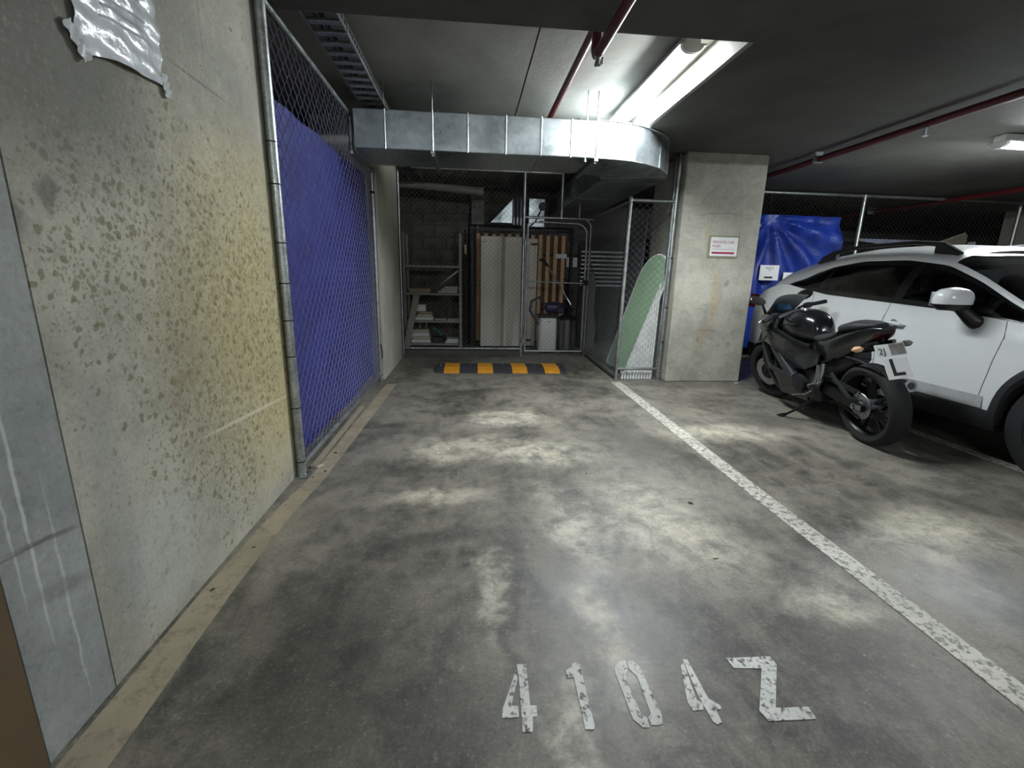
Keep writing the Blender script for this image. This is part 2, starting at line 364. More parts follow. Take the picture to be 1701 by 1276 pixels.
    def mesh(s, name, m, smooth=False, off=(0, 0, 0)):
        me = bpy.data.meshes.new(name)
        me.from_pydata([(x - off[0], y - off[1], z - off[2]) for x, y, z in s.v], [], s.f); me.update()
        import bmesh
        bm = bmesh.new(); bm.from_mesh(me); bmesh.ops.recalc_face_normals(bm, faces=bm.faces); bm.to_mesh(me); bm.free()
        if m: me.materials.append(m)
        if smooth:
            me.polygons.foreach_set('use_smooth', [True] * len(me.polygons))
            me.set_sharp_from_angle(angle=R(38))
        return me
ORG = {}
def tag(o, label=None, cat=None, group=None, kind=None):
    if label: o['label'] = label
    if cat: o['category'] = cat
    if group: o['group'] = group
    if kind: o['kind'] = kind
    return o
def thing(name, loc, label, cat, group=None, rot=None):
    o = bpy.data.objects.new(name, None); COL.objects.link(o); o.location = loc; o.rotation_euler = rot or (0, 0, 0)
    o.empty_display_size = .1; ORG[o] = Vector(loc) if rot is None else Vector((0, 0, 0))
    return tag(o, label, cat, group)
def part(name, mb, m, parent, smooth=False, label=None, kind=None):   # vertices in world coords unless parent is rotated
    off = ORG[parent]; o = bpy.data.objects.new(name, mb.mesh(name, m, smooth, off)); COL.objects.link(o); o.parent = parent; ORG[o] = off
    return tag(o, label, kind=kind)
def solo(name, mb, m, label=None, cat=None, group=None, kind=None, smooth=False, at0=False):
    xs, ys, zs = zip(*mb.v); off = (0, 0, 0) if at0 else ((min(xs) + max(xs)) / 2, (min(ys) + max(ys)) / 2, min(zs))
    o = bpy.data.objects.new(name, mb.mesh(name, m, smooth, off)); COL.objects.link(o); o.location = off; ORG[o] = Vector(off)
    return tag(o, label, cat, group, kind)
def struct(name, mb, m, label=None, smooth=False): return solo(name, mb, m, label, None, None, 'structure', smooth, True)
def copy_part(src, parent, loc=None):
    c = src.copy(); COL.objects.link(c); c.parent = parent
    if loc is not None: c.location = loc
    return c
def text_mb(txt, size, f, align='CENTER', thick=.0):   # lettering as a mesh; f maps (u,v) to 3-D
    cu = bpy.data.curves.new('t', 'FONT'); cu.body = txt; cu.size = size; cu.align_x = align; cu.resolution_u = 3
    ob = bpy.data.objects.new('t', cu); COL.objects.link(ob)
    me = bpy.data.meshes.new_from_object(ob.evaluated_get(bpy.context.evaluated_depsgraph_get()))
    mb = MB().add([f(p.co.x, p.co.y) for p in me.vertices], [tuple(p.vertices) for p in me.polygons])
    bpy.data.objects.remove(ob); bpy.data.curves.remove(cu); bpy.data.meshes.remove(me)
    return mb
def chain(mb, o, u, v, wdt, hgt, d=.034, r=.0021):     # chain link fabric: zigzag wires hooked side by side
    o, u, v = Vector(o), Vector(u), Vector(v); nn = u.cross(v).normalized()
    nw = int(wdt / d); nh = int(hgt / d); V = []; F = []
    for k in range(nw):
        b0 = len(V)
        for j in range(nh + 1):
            right = (j + k) % 2
            p = o + u * ((k + right) * d * wdt / (nw * d)) + v * (j * hgt / nh) + nn * (r if right else -r)
            for q in range(3):
                a = 2 * math.pi * q / 3; V.append(p + u * (r * math.cos(a)) + nn * (r * math.sin(a)))
        for j in range(nh):
            for q in range(3):
                q2 = (q + 1) % 3; a = b0 + j * 3; F.append((a + q, a + q2, a + 3 + q2, a + 3 + q))
    return mb.add(V, F)
def arc(c, r, a0, a1, n, plane='XZ'):
    out = []
    for i in range(n + 1):
        a = a0 + (a1 - a0) * i / n; p, q = r * math.cos(a), r * math.sin(a)
        out.append({'XZ': (c[0] + p, c[1], c[2] + q), 'XY': (c[0] + p, c[1] + q, c[2]), 'YZ': (c[0], c[1] + p, c[2] + q)}[plane])
    return out

# ------------------------------------------------------------------ large structure
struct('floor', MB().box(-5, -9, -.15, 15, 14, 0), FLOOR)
ZC = 2.5; ZR = 2.70
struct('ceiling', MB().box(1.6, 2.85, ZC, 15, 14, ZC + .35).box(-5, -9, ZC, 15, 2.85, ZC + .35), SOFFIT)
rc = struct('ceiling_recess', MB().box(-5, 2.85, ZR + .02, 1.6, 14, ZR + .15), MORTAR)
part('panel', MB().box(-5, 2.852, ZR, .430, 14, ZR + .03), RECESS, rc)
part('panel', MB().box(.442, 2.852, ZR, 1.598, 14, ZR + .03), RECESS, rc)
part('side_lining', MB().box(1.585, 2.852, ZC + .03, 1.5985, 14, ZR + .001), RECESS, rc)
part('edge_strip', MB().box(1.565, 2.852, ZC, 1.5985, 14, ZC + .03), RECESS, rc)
wl = struct('wall_left', MB().box(-1.30, -1.5, 0, -1.05, 2.66, ZC), MORTAR)
part('wall_panel', MB().box(-1.06, 1.203, 0.001, -1.03, 2.66, ZC), SPOT, wl, label='spotted concrete panel with olive mould stains')
part('wall_panel', MB().box(-1.06, .982, 0.001, -1.03, 1.197, ZC), PLAIN, wl, label='smooth grey panel with white drips')
part('wall_board', MB().box(-1.06, -1.5, 0.001, -1.027, .976, ZC), BROWN, wl, label='brown board')
struct('wall_return', MB().box(-1.6, 5.22, 0, -.965, 6.62, ZR), COLM)
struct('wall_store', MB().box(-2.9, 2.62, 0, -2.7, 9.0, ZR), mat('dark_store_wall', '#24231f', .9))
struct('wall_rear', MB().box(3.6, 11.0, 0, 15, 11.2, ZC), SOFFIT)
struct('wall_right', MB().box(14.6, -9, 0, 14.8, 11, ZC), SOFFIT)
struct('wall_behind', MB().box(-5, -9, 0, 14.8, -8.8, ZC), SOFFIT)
# block wall behind the store
wb = struct('wall_back', MB().box(-3.2, 8.62, 0, 3.6, 8.8, ZR), MORTAR)
bm_ = {}
for row in range(13):
    z0 = .005 + row * .2
    x = -1.62 - (.2 if row % 2 else 0)
    while x < 1.9:
        mb = MB().box(x + .005, 8.595, z0 + .004, x + .395, 8.63, z0 + .196, .004)
        if not bm_:
            o = part('block', mb, BLOCK, wb); bm_['o'] = (o, x, z0)
        else:
            copy_part(bm_['o'][0], wb, (x - bm_['o'][1], 0, z0 - bm_['o'][2]))
        x += .4
struct('column', MB().box(2.30, 5.12, 0, 3.21, 6.0, ZC, .012), column_mat())
struct('column_far', MB().box(9.75, 7.3, 0, 10.5, 8.1, ZC, .012), COLM)

# ------------------------------------------------------------------ painted lines and number
LINE = paint_mat('worn_white_line', '#cfccbf', .85, '#5c594f', 30, .48); LINEL = paint_mat('tan_line', '#a2977f', .55, '#6b6456', 14, .5)
DIG = paint_mat('worn_white_stencil', '#e6e6df', .95, '#4a4842', 46, .50)
def strip(name, pts, m, label, g=None):
    mb = MB(); V = [(x, y, z) for a, b, y in pts for x, z in ((a, .0005), (b, .0005))] + [(x, y, .0025) for a, b, y in pts for x in (a, b)]
    n = len(pts); F = []
    for i in range(n - 1):
        F += [(2 * n + 2 * i, 2 * n + 2 * i + 1, 2 * n + 2 * i + 3, 2 * n + 2 * i + 2), (2 * i, 2 * n + 2 * i, 2 * n + 2 * i + 2, 2 * i + 2), (2 * i + 1, 2 * i + 3, 2 * n + 2 * i + 3, 2 * n + 2 * i + 1)]
    F += [(0, 1, 2 * n + 1, 2 * n), (2 * n - 2, 4 * n - 2, 4 * n - 1, 2 * n - 1)]
    return solo(name, mb.add(V, F), m, label, 'bay line')
strip('bay_line', [(-1.01, -.885, -1), (-1.01, -.885, 1.0), (-1.015, -.90, 1.6), (-.99, -.89, 2.2), (-.945, -.855, 2.6), (-.935, -.84, 3.2), (-.91, -.80, 5.0)], LINEL, 'faded tan bay line along the left concrete wall and blue tarp')
strip('bay_line', [(1.595, 1.70, -2), (1.595, 1.70, 2.2), (1.62, 1.735, 4.2), (1.63, 1.75, 5.1)], LINE, 'worn white bay line running to the wire cage beside the column')
strip('bay_line', [(3.60, 3.70, -2), (3.62, 3.72, 3.2), (3.66, 3.76, 5.6)], LINE, 'white bay line half under the white car')
DG = {'4a': [[(0.1422, 1.177), (0.1443, 1.148), (0.1178, 1.0589), (0.1369, 1.0555), (0.1355, 1.0231), (0.0894, 1.023), (0.091, 1.0468)], [(0.1459, 1.1998), (0.1766, 1.1978), (0.1714, 1.0552), (0.1895, 1.054), (0.1875, 1.0215), (0.1746, 1.0204), (0.169, 0.9783), (0.1414, 0.979), (0.148, 1.1437)]],
'1': [[(0.2972, 1.1666), (0.3176, 1.178), (0.3269, 1.1939), (0.3464, 1.1926), (0.3401, 0.9823), (0.3358, 0.9729), (0.3123, 0.9746), (0.3169, 1.142), (0.2949, 1.1378)]],
'0': [[(0.498, 1.1922), (0.4945, 1.1559), (0.4796, 1.1376), (0.4746, 1.1017), (0.4811, 1.0058), (0.4933, 0.9947), (0.4892, 0.9673), (0.471, 0.9698), (0.4521, 0.9942), (0.4493, 1.1438), (0.4535, 1.1689), (0.4752, 1.1911)], [(0.5016, 1.192), (0.5193, 1.189), (0.5339, 1.1635), (0.5388, 1.0018), (0.5292, 0.9756), (0.5172, 0.9731), (0.4971, 0.9745), (0.497, 0.9958), (0.5081, 1.0073), (0.5134, 1.1312), (0.4972, 1.1574)]],
'4b': [[(0.667, 1.1607), (0.6809, 1.1712), (0.6593, 1.0396), (0.6719, 1.0278), (0.6644, 1.009), (0.6331, 1.007), (0.6287, 1.0344)], [(0.6832, 1.1844), (0.6986, 1.1816), (0.6959, 1.0408), (0.7198, 1.0172), (0.7167, 1.0068), (0.7003, 1.0065), (0.6967, 0.9671), (0.6813, 0.9629), (0.6731, 0.9721), (0.6702, 1.0447)]],
'Z': [[(0.8276, 1.1793), (0.977, 1.1758), (0.9778, 1.1426), (0.8764, 0.9992), (0.9734, 0.9961), (0.9707, 0.9593), (0.8312, 0.9623), (0.8233, 0.9937), (0.9206, 1.1333), (0.8323, 1.141)]]}
nb = thing('bay_number', (.53, 1.07, 0), 'worn white stencilled bay number on the concrete floor', 'floor number')
for k, polys in DG.items():
    mb = MB()
    for p in polys: mb.prism(p, lambda a, b: (a, b, .0005), lambda a, b: (a, b, .0025))
    part('character', mb, DIG, nb)

# ------------------------------------------------------------------ rubber wheel stop
ws = thing('wheel_stop', (.43, 5.8, 0), 'black rubber wheel stop with yellow blocks on the floor before the gate', 'wheel stop')
prof = [(5.56, .001), (5.60, .022), (5.70, .05), (5.95, .05), (6.05, .022), (6.09, .001)]
def wsx(x0, x1, lift): return [[(x, y, z + (lift if 0 < i < 5 else 0)) for i, (y, z) in enumerate(prof)] for x in (x0, x1)]
part('body', MB().loft(wsx(-.42, 1.21, 0)), mat('stop_rubber', '#2f3035', .7), ws)
for x0 in (-.32, .095, .525, .935):
    part('yellow_block', MB().loft(wsx(x0, x0 + .19, .004)), mat('yellow_rubber', '#c98a22', .55, var=.18, scale=30), ws)
for x0 in (-.37, 0, .42, .83, 1.16): part('bolt', MB().lathe([(0, .056), (.012, .056), (.014, .05)], (x0, 5.82, 0), n=8), STEEL, ws)

# ------------------------------------------------------------------ left fence with tarp
XF = -1.0
fl_ = thing('chain_link_fence', (XF, 3.9, 0), 'tall chain link fence with stepped top between the spotted wall and return wall', 'fence')
part('post', MB().tube([(XF, 2.65, 0), (XF, 2.65, 2.49)], .026, 14), GALV, fl_, True)
part('post', MB().tube([(XF, 5.17, 0), (XF, 5.17, 2.22)], .020, 12), GALV, fl_, True)
part('top_rail', MB().tube([(XF, 2.66, 2.46), (XF, 4.36, 2.46)], .018), GALV, fl_, True)
part('step_post', MB().tube([(XF, 4.36, 2.475), (XF, 4.36, 2.16)], .02), GALV, fl_, True)
part('lower_rail', MB().tube([(XF, 4.36, 2.18), (XF, 5.17, 2.18)], .018), GALV, fl_, True)
part('bottom_rail', MB().tube([(XF, 2.66, .065), (XF, 5.17, .065)], .018), GALV, fl_, True)
part('clamp', MB().lathe([(.024, 2.445), (.027, 2.45), (.027, 2.475), (.024, 2.48)], (XF, 4.36, 0), n=12), GALV, fl_, True)
part('clamp', MB().lathe([(.024, 2.155), (.027, 2.16), (.027, 2.195), (.024, 2.20)], (XF, 4.36, 0), n=12), GALV, fl_, True)
mb = MB(); chain(mb, (XF - .006, 2.68, .07), (0, 1, 0), (0, 0, 1), 1.68, 2.38, .046, .0023); chain(mb, (XF - .006, 4.36, .07), (0, 1, 0), (0, 0, 1), .80, 2.10, .046, .0023)
part('wire_mesh', mb, BWIRE, fl_, kind='stuff')
for z in (.09, .42, .72, .92, 1.12, 1.33, 1.62, 1.82): part('tie', MB().lathe([(.0265, z), (.0275, z + .001), (.0275, z + .006), (.0265, z + .007)], (XF, 2.65, 0), n=12), BLACK, fl_)
part('tie', MB().tube([(XF + .02, 5.16, .42), (XF + .035, 5.14, .33), (XF + .03, 5.15, .26)], .006, 6), BLACK, fl_)
part('tie', MB().lathe([(.021, 1.97), (.024, 1.972), (.024, 1.995), (.021, 1.997)], (XF, 5.17, 0), n=10), BLACK, fl_)
part('base_plate', MB().box(XF - .05, 2.60, 0, XF + .05, 2.70, .008), GALV, fl_)
def tarpf(u, v):
    y = 2.69 + u * 2.46; top = 2.09 + .06 * u + .004 * math.sin(u * 9)
    z = .075 + v * (top - .075)
    x = -1.05 + .010 * math.sin(u * 13 + v * 2) + .008 * math.sin(u * 31 + v * 9) * v + .012 * math.sin(v * 7 + u * 4) - .02
    x += -.02 * max(0, 1 - abs((v * 1.0 - (u * 1.3 - .05))) * 14) * (1 - v)
    return (min(x, -1.012), y, z)
solo('tarpaulin', MB().sheet(tarpf, 70, 60, (-.003, 0, 0)), TARP, 'large violet blue tarpaulin hung flat behind the tall stepped chain link fence', 'tarp', smooth=True)
solo('timber_batten', MB().box(-.985, 2.75, 0, -.955, 4.1, .018), mat('dirty_batten', '#8c8474', .8), 'thin dusty batten lying along the foot of the blue tarp fence', 'batten')

# ------------------------------------------------------------------ gate screen
YG = 6.87
gp = thing('chain_link_screen', (-.1, YG, 0), 'fixed chain link panel before the shelving, left of the gate', 'fence')
part('post', MB().tube([(-.985, YG, 0), (-.985, YG, 2.6)], .021, 12), GALV, gp, True)
part('post', MB().tube([(.765, YG, 0), (.765, YG, 2.6)], .024, 12), GALV, gp, True)
part('post', MB().tube([(1.30, YG, 1.98), (1.30, YG, 2.6)], .02, 12), GALV, gp, True)
part('top_rail', MB().tube([(-.985, YG, 2.585), (1.30, YG, 2.585)], .02), GALV, gp, True)
part('bottom_rail', MB().tube([(-.985, YG, .10), (.765, YG, .10)], .018), GALV, gp, True)
part('gate_frame', MB().tube([(.765, YG, 1.99)] + arc((1.62, YG, 1.87), .12, math.pi / 2, 0, 6) + [(1.74, YG, 0)], .019, 12), GALV, gp, True)
mb = MB(); chain(mb, (-.97, YG, .11), (1, 0, 0), (0, 0, 1), 1.72, 2.46); part('wire_mesh', mb, WIRE, gp, kind='stuff')
mb = MB(); chain(mb, (.78, YG, 2.0), (1, 0, 0), (0, 0, 1), .52, .58); part('wire_mesh', mb, WIRE, gp, kind='stuff')
gd = thing('chain_link_gate', (1.25, YG - .03, 0), 'narrow chain link gate with a rounded top corner', 'gate')
YD = YG - .02
part('frame', MB().tube([(.82, YD, .07), (.82, YD, 1.90)] + [(1.0, YD, 1.93)] + arc((1.53, YD, 1.77), .15, math.pi / 2, 0, 6) + [(1.69, YD, .07)], .016, 10), GALV, gd, True)
part('bottom_rail', MB().tube([(.82, YD, .07), (1.69, YD, .07)], .016), GALV, gd, True)
part('mid_rail', MB().tube([(.82, YD, 1.10), (1.69, YD, 1.085)], .012), GALV, gd, True)
mb = MB(); chain(mb, (.83, YD, .08), (1, 0, 0), (0, 0, 1), .85, 1.80); part('wire_mesh', mb, WIRE, gd, kind='stuff')
part('hinge', MB().lathe([(.024, .2), (.028, .2), (.028, .26), (.024, .26)], (.79, YD, 0), n=10), GALV, gd)
part('hinge', MB().lathe([(.024, 1.6), (.028, 1.6), (.028, 1.66), (.024, 1.66)], (.79, YD, 0), n=10), GALV, gd)
part('latch', MB().box(1.66, YD - .03, 1.06, 1.73, YD - .01, 1.13, .004), BLKSTEEL, gd)
struct('trim_1', MB().box(-1.02, YG + .01, 0, .74, YG + .10, .075), mat('dark_kerb', '#4b4a46', .8))

# ------------------------------------------------------------------ corner cage by the column
cg = thing('wire_cage', (1.72, 5.9, 0), 'low chain link corner cage standing against the concrete column', 'cage')
part('post', MB().tube([(1.72, 5.2, 0), (1.74, 5.2, 2.03)], .022, 12), GALV, cg, True)
part('post_cap', MB().lathe([(.0, 2.05), (.018, 2.045), (.026, 2.03), (.026, 2.01)], (1.74, 5.2, 0), n=12), GALV, cg, True)
part('post', MB().tube([(2.235, 5.2, 0), (2.255, 5.2, 2.49)], .022, 12), GALV, cg, True)
part('post', MB().tube([(2.265, 5.32, 0), (2.27, 5.32, 2.49)], .020, 12), GALV, cg, True)
part('top_rail', MB().tube([(1.74, 5.2, 2.01), (2.25, 5.2, 2.01)], .018), GALV, cg, True)
part('bottom_rail', MB().tube([(1.72, 5.2, .14), (2.235, 5.2, .14)], .016), GALV, cg, True)
part('bottom_rail', MB().tube([(1.72, 5.2, .06), (1.745, 6.83, .06)], .018), GALV, cg, True)
part('top_rail', MB().tube([(1.74, 5.2, 2.0), (1.745, 6.83, 2.0)], .014), GALV, cg, True)
mb = MB(); chain(mb, (1.73, 5.2, .14), (1, 0, 0), (0, 0, 1), .51, 1.86, .037, .0022); part('wire_mesh', mb, WIRE, cg, kind='stuff')
mb = MB(); chain(mb, (1.73, 5.22, .08), (0, 1, 0), (0, 0, 1), 1.60, 1.90, .037, .0019); part('wire_mesh', mb, WIRE, cg, kind='stuff')
part('tension_bar', MB().bar((2.205, 5.2, .14), (2.225, 5.2, 2.0), .006, .012), GALV, cg)
for z in (.45, .85, 1.4): part('tie', MB().lathe([(.0225, z), (.0245, z + .001), (.0245, z + .018), (.0225, z + .019)], (2.24 + z * .008, 5.2, 0), n=10), BLACK, cg)
# rounded green board leaning across the cage
GREEN = mat('pale_green_laminate', '#8ea88a', .45, var=.05)
a0, a1 = Vector((1.86, 5.62, 0)), Vector((2.235, 5.42, 1.42)); ax = (a1 - a0); wv_ = Vector((-.20, .30, .0))
out = []
L = ax.length; axn = ax.normalized(); wn = (wv_ - axn * wv_.dot(axn)).normalized(); nn_ = axn.cross(wn); HW = .19
cen = lambda s, t_: a0 + axn * s + wn * t_
base_l = 0
ol = [(0.03, -HW), (0.03, HW)] + [(L - .33 + .33 * math.sin(k / 12 * math.pi), HW * math.cos(k / 12 * math.pi)) for k in range(13)]
lowest = min(cen(s, t_).z for s, t_ in ol); lift = Vector((0, 0, max(0, .004 - lowest) + .01))
bo = thing('rounded_board', a0, 'pale green board with a rounded end leaning inside the wire cage', 'board')
part('panel', MB().prism(ol, lambda s, t_: cen(s, t_) + lift + nn_ * -.012, lambda s, t_: cen(s, t_) + lift + nn_ * .012), GREEN, bo)
rim = [cen(s, t_) + lift for s, t_ in ol]
part('edge_band', MB().tube(rim + [rim[0]], .0135, 6), PAPER, bo)
# white corrugated sheet behind it
def corr(u, v):
    z = .012 + v * (.10 + 1.06 * u); x = 1.86 + u * .345 + .02 * v * u; return (x, 5.315 + .008 * math.sin(u * 75), z)
solo('corrugated_sheet', MB().sheet(corr, 72, 6, (0, .003, 0)), mat('white_corrugated', '#d2d4d0', .5), 'white corrugated sheet standing in the wire cage by the column', 'sheet', smooth=True)
mb = MB()
for k in range(11):
    mb.box(1.80 + k * .034, 5.228, .003, 1.80 + k * .034 + .022, 5.288, .085, .005)
for z in (.012, .07): mb.box(1.795, 5.255, z, 2.18, 5.275, z + .012)
solo('ribbed_crate', mb, PAPER, 'low white ribbed rack on the floor at the front of the wire cage', 'rack')
solo('leaning_sheet', MB().prism([(5.85, .003), (6.5, .003), (6.5, 1.85), (5.95, 1.98)], lambda a, b: (2.14 + .05 * b, a + .05, b), lambda a, b: (2.155 + .05 * b, a + .05, b)), mat('grey_laminate', '#7c7f80', .6), 'tall grey panel leaning on the column inside the wire cage', 'panel')

# ------------------------------------------------------------------ air duct
du = thing('air_duct', (.3, 4.6, 2.19), 'galvanised sheet metal air duct with a curved elbow hung below the recess', 'duct')
DY0, DY1, DZ0, DZ1 = 4.25, 4.90, 2.19, 2.485
xs = [-.955, -.70, -.31, -.02, .30, .60, .86, 1.09]
for a, b in zip(xs, xs[1:]):
    part('duct_section', MB().box(a + .002, DY0, DZ0, b - .002, DY1, DZ1, .006), DUCT, du)
    part('seam', MB().box(b - .006, DY0 - .006, DZ0 - .006, b + .006, DY1 + .006, DZ1 + .006, .002), DUCT, du)
CXD, CYD, RO, RI = 1.09, 5.20, .95, .30
NS = 24
rings = []
for i in range(NS + 1):
    a = -math.pi / 2 + i / NS * math.pi / 2; c, s_ = math.cos(a), math.sin(a)
    rings.append([(CXD + RO * c, CYD + RO * s_, DZ0), (CXD + RO * c, CYD + RO * s_, DZ1), (CXD + RI * c, CYD + RI * s_, DZ1), (CXD + RI * c, CYD + RI * s_, DZ0)])
for k in range(4): part('elbow_segment', MB().loft(rings[k * 6:k * 6 + 7]), DUCT, du, True)
for i in (6, 12, 18):
    r0 = [tuple(Vector((CXD, CYD, p[2])) + (Vector(p) - Vector((CXD, CYD, p[2]))) * (1 + (.004 if q < 2 else -.012)) + Vector((0, 0, .003 if q in (1, 2) else -.003))) for q, p in enumerate(rings[i])]
    part('seam', MB().tube(r0 + [r0[0]], .0035, 5), DUCT, du)
for z in (DZ0, DZ1):
    part('edge_fold', MB().tube([(CXD + (RO + .004) * math.cos(a), CYD + (RO + .004) * math.sin(a), z) for a in [-math.pi / 2 + i / 24 * math.pi / 2 for i in range(25)]], .006, 6), GALV, du, True)
part('duct_section', MB().box(1.39, 5.2, DZ0, 2.04, 6.4, DZ1, .006), DUCT, du)
part('duct_section', MB().box(1.39, 6.405, DZ0, 2.04, 8.4, DZ1, .006), DUCT, du)
def hanger(x, wide):
    h = thing('duct_hanger', (x, DY0, DZ0 - .03), 'galvanised duct hanger rod strapped round the air duct at %s' % wide, 'hanger')
    part('rod', MB().tube([(x, DY0 - .018, DZ0 - .03), (x, DY0 - .018, ZR)], .006, 6), GALV, h)
    part('rod', MB().tube([(x, DY1 + .018, DZ0 - .03), (x, DY1 + .018, ZR)], .006, 6), GALV, h)
    part('channel', MB().box(x - .016, DY0 - .05, DZ0 - .035, x + .016, DY1 + .05, DZ0 - .012), GALV, h)
    part('nut', MB().lathe([(0, DZ0 - .05), (.012, DZ0 - .05), (.012, DZ0 - .036), (0, DZ0 - .036)], (x, DY0 - .018, 0), n=6), STEEL, h)
hanger(-.31, 'its plain middle run'); hanger(1.075, 'the start of its elbow')
h = thing('drop_rod', (.97, DY0, DZ0 - .03), 'thin threaded rod dropping in front of the air duct near its elbow', 'rod')
part('rod', MB().tube([(.985, DY0 - .02, DZ0 - .03), (.985, DY0 - .02, ZR)], .005, 6), GALV, h)
part('nut', MB().lathe([(0, DZ0 - .04), (.012, DZ0 - .04), (.012, DZ0 - .02), (0, DZ0 - .02)], (.985, DY0 - .02, 0), n=6), STEEL, h)

# ------------------------------------------------------------------ cable tray, red pipes, conduit
ct = thing('cable_tray', (-.81, 5, 2.54), 'perforated galvanised cable tray hung beside the stepped fence', 'cable tray')
ZT = 2.55
for x in (-.905, -.715):
    part('side_rail', MB().box(x - .004, 2.86, ZT - .012, x + .004, 7.6, ZT + .055), GALV, ct)
for k in range(44):
    pass
slot = MATS.setdefault('slot', mat('slot_dark', '#1a1b1c', .7))
y = 2.9; pr = None
while y < 5.6:
    if pr is None:
        pr = part('rung', MB().box(-.90, y, ZT - .010, -.72, y + .045, ZT + .008, .003), GALV, ct); y0_ = y
    else: copy_part(pr, ct, (0, y - y0_, 0))
    y += .13
y = 2.9; pr = None
while y < 4.3:
    if pr is None: pr = part('slot', MB().box(-.7125, y, ZT + .012, -.7085, y + .03, ZT + .03), slot, ct); y0_ = y
    else: copy_part(pr, ct, (0, y - y0_, 0))
    y += .06
for yy in (3.1, 4.24):
    part('hanger_rod', MB().tube([(-.70, yy, ZT - .03), (-.70, yy, ZR)], .005, 6), GALV, ct)
part('cable', MB().tube([(-.82, 2.87, ZT + .02), (-.83, 5, ZT + .025), (-.82, 7.5, ZT + .02)], .014, 8), BLACK, ct, True)
part('cable', MB().tube([(-.86, 2.87, ZT + .02), (-.855, 5, ZT + .02), (-.86, 7.5, ZT + .02)], .010, 8), mat('blue_cable', '#27325c', .5), ct, True)
rp = thing('sprinkler_pipe', (.73, 2.9, 2.42), 'dark red sprinkler pipe that steps up into the ceiling recess', 'pipe')
part('pipe', MB().tube([(.735, -6, 2.43), (.725, 2.95, 2.43)], .026, 12), RED, rp, True)
part('elbow', MB().tube([(.725, 2.90, 2.43), (.725, 2.96, 2.435), (.725, 2.99, 2.47), (.73, 2.995, 2.58), (.73, 3.02, 2.615), (.73, 3.08, 2.62)], .029, 12), RED, rp, True)
part('pipe', MB().tube([(.73, 3.05, 2.62), (.75, 8.4, 2.62)], .024, 12), RED, rp, True)
part('bracket', MB().box(.715, 2.935, 2.385, .745, 2.965, 2.40).tube([(.76, 2.97, 2.39), (.76, 2.97, 2.66)], .005, 6).box(.69, 2.96, 2.60, .77, 2.985, 2.615), GALV, rp)
part('sprinkler_head', MB().lathe([(.012, 2.405), (.010, 2.375), (.02, 2.372), (.02, 2.368), (0, 2.366)], (.725, 2.93, 0), n=10), STEEL, rp)
rp = thing('sprinkler_pipe', (3.6, 2, 2.42), 'long dark red sprinkler pipe under the low ceiling above the motorcycle', 'pipe')
part('pipe', MB().tube([(3.60, -6, 2.43), (3.63, 10.9, 2.43)], .030, 12), RED, rp, True)
part('sprinkler_head', MB().lathe([(.014, 2.40), (.012, 2.345), (.024, 2.342), (.024, 2.337), (0, 2.334)], (3.605, 3.72, 0), n=10), STEEL, rp)
for yy in (1.2, 4.9): part('clip', MB().box(3.565, yy, 2.395, 3.65, yy + .03, 2.5), GALV, rp)
rp = thing('sprinkler_pipe', (7.2, 6, 2.42), 'dark red sprinkler pipe over the far side of the white car', 'pipe')
part('pipe', MB().tube([(7.1, -6, 2.43), (7.3, 10.9, 2.43)], .036, 12), RED, rp, True)
for yy in (5.2, 8.2): part('clip', MB().box(7.15, yy, 2.39, 7.30, yy + .03, 2.5), GALV, rp)
cd = thing('ceiling_conduit', (.0, 5.0, 2.6), 'pale conduit run above the air duct', 'conduit')
part('tube', MB().tube([(-.55, 5.0, 2.63), (.68, 5.0, 2.62)], .028, 10), mat('pale_pvc', '#8f8e88', .5), cd, True)
for x in (-.2, .25, .6): part('clip', MB().box(x, 4.965, 2.6, x + .03, 5.035, 2.70), BLKSTEEL, cd)

# ------------------------------------------------------------------ lamps
def batten(loc, rotz, length, label, ztop):
    t = thing('batten_light', (loc[0], loc[1], ztop), label, 'ceiling light', None, (0, 0, rotz))
    L2 = length / 2
    part('body', MB().box(-L2, -.05, -.06, L2, .05, -.002, .004).box(-L2, -.088, -.073, L2, .088, -.06, .003), WHITE, t)  # wide flange is added to keep the diffuser's light off the ceiling
    prof = [(.066 * math.cos(a), -.072 - .036 * math.sin(a)) for a in [i / 10 * math.pi for i in range(11)]]
    part('diffuser', MB().loft([[(x, p, q) for p, q in prof] for x in (-L2 + .035, L2 - .035)]), LAMP, t, True)
    prof = [(.073 * math.cos(a), -.070 - .046 * math.sin(a)) for a in [i / 8 * math.pi for i in range(9)]]
    for x0, x1 in ((-L2, -L2 + .035), (L2 - .035, L2)):
        part('end_cap', MB().loft([[(x, p, q) for p, q in prof] for x in (x0, x1)]), WHITE, t)
    return t
batten((1.40, 3.98), R(90), 1.55, 'lit batten light in the ceiling recess above the bay', ZR)
batten((5.35, 4.12), R(1.5), 1.30, 'lit batten light under the low ceiling above the white car', ZC)
batten((-.3, -3.4), 0, 1.5, 'added fill batten light over the unseen aisle opposite the numbered bay', ZC)  # this and the next two battens are added out of view as fill
batten((5.2, -3.4), 0, 1.5, 'added fill batten light over the unseen aisle opposite the white car', ZC)
batten((6.0, -6.2), 0, 1.5, 'added fill batten light over the far side of the unseen aisle opposite the white car', ZC)

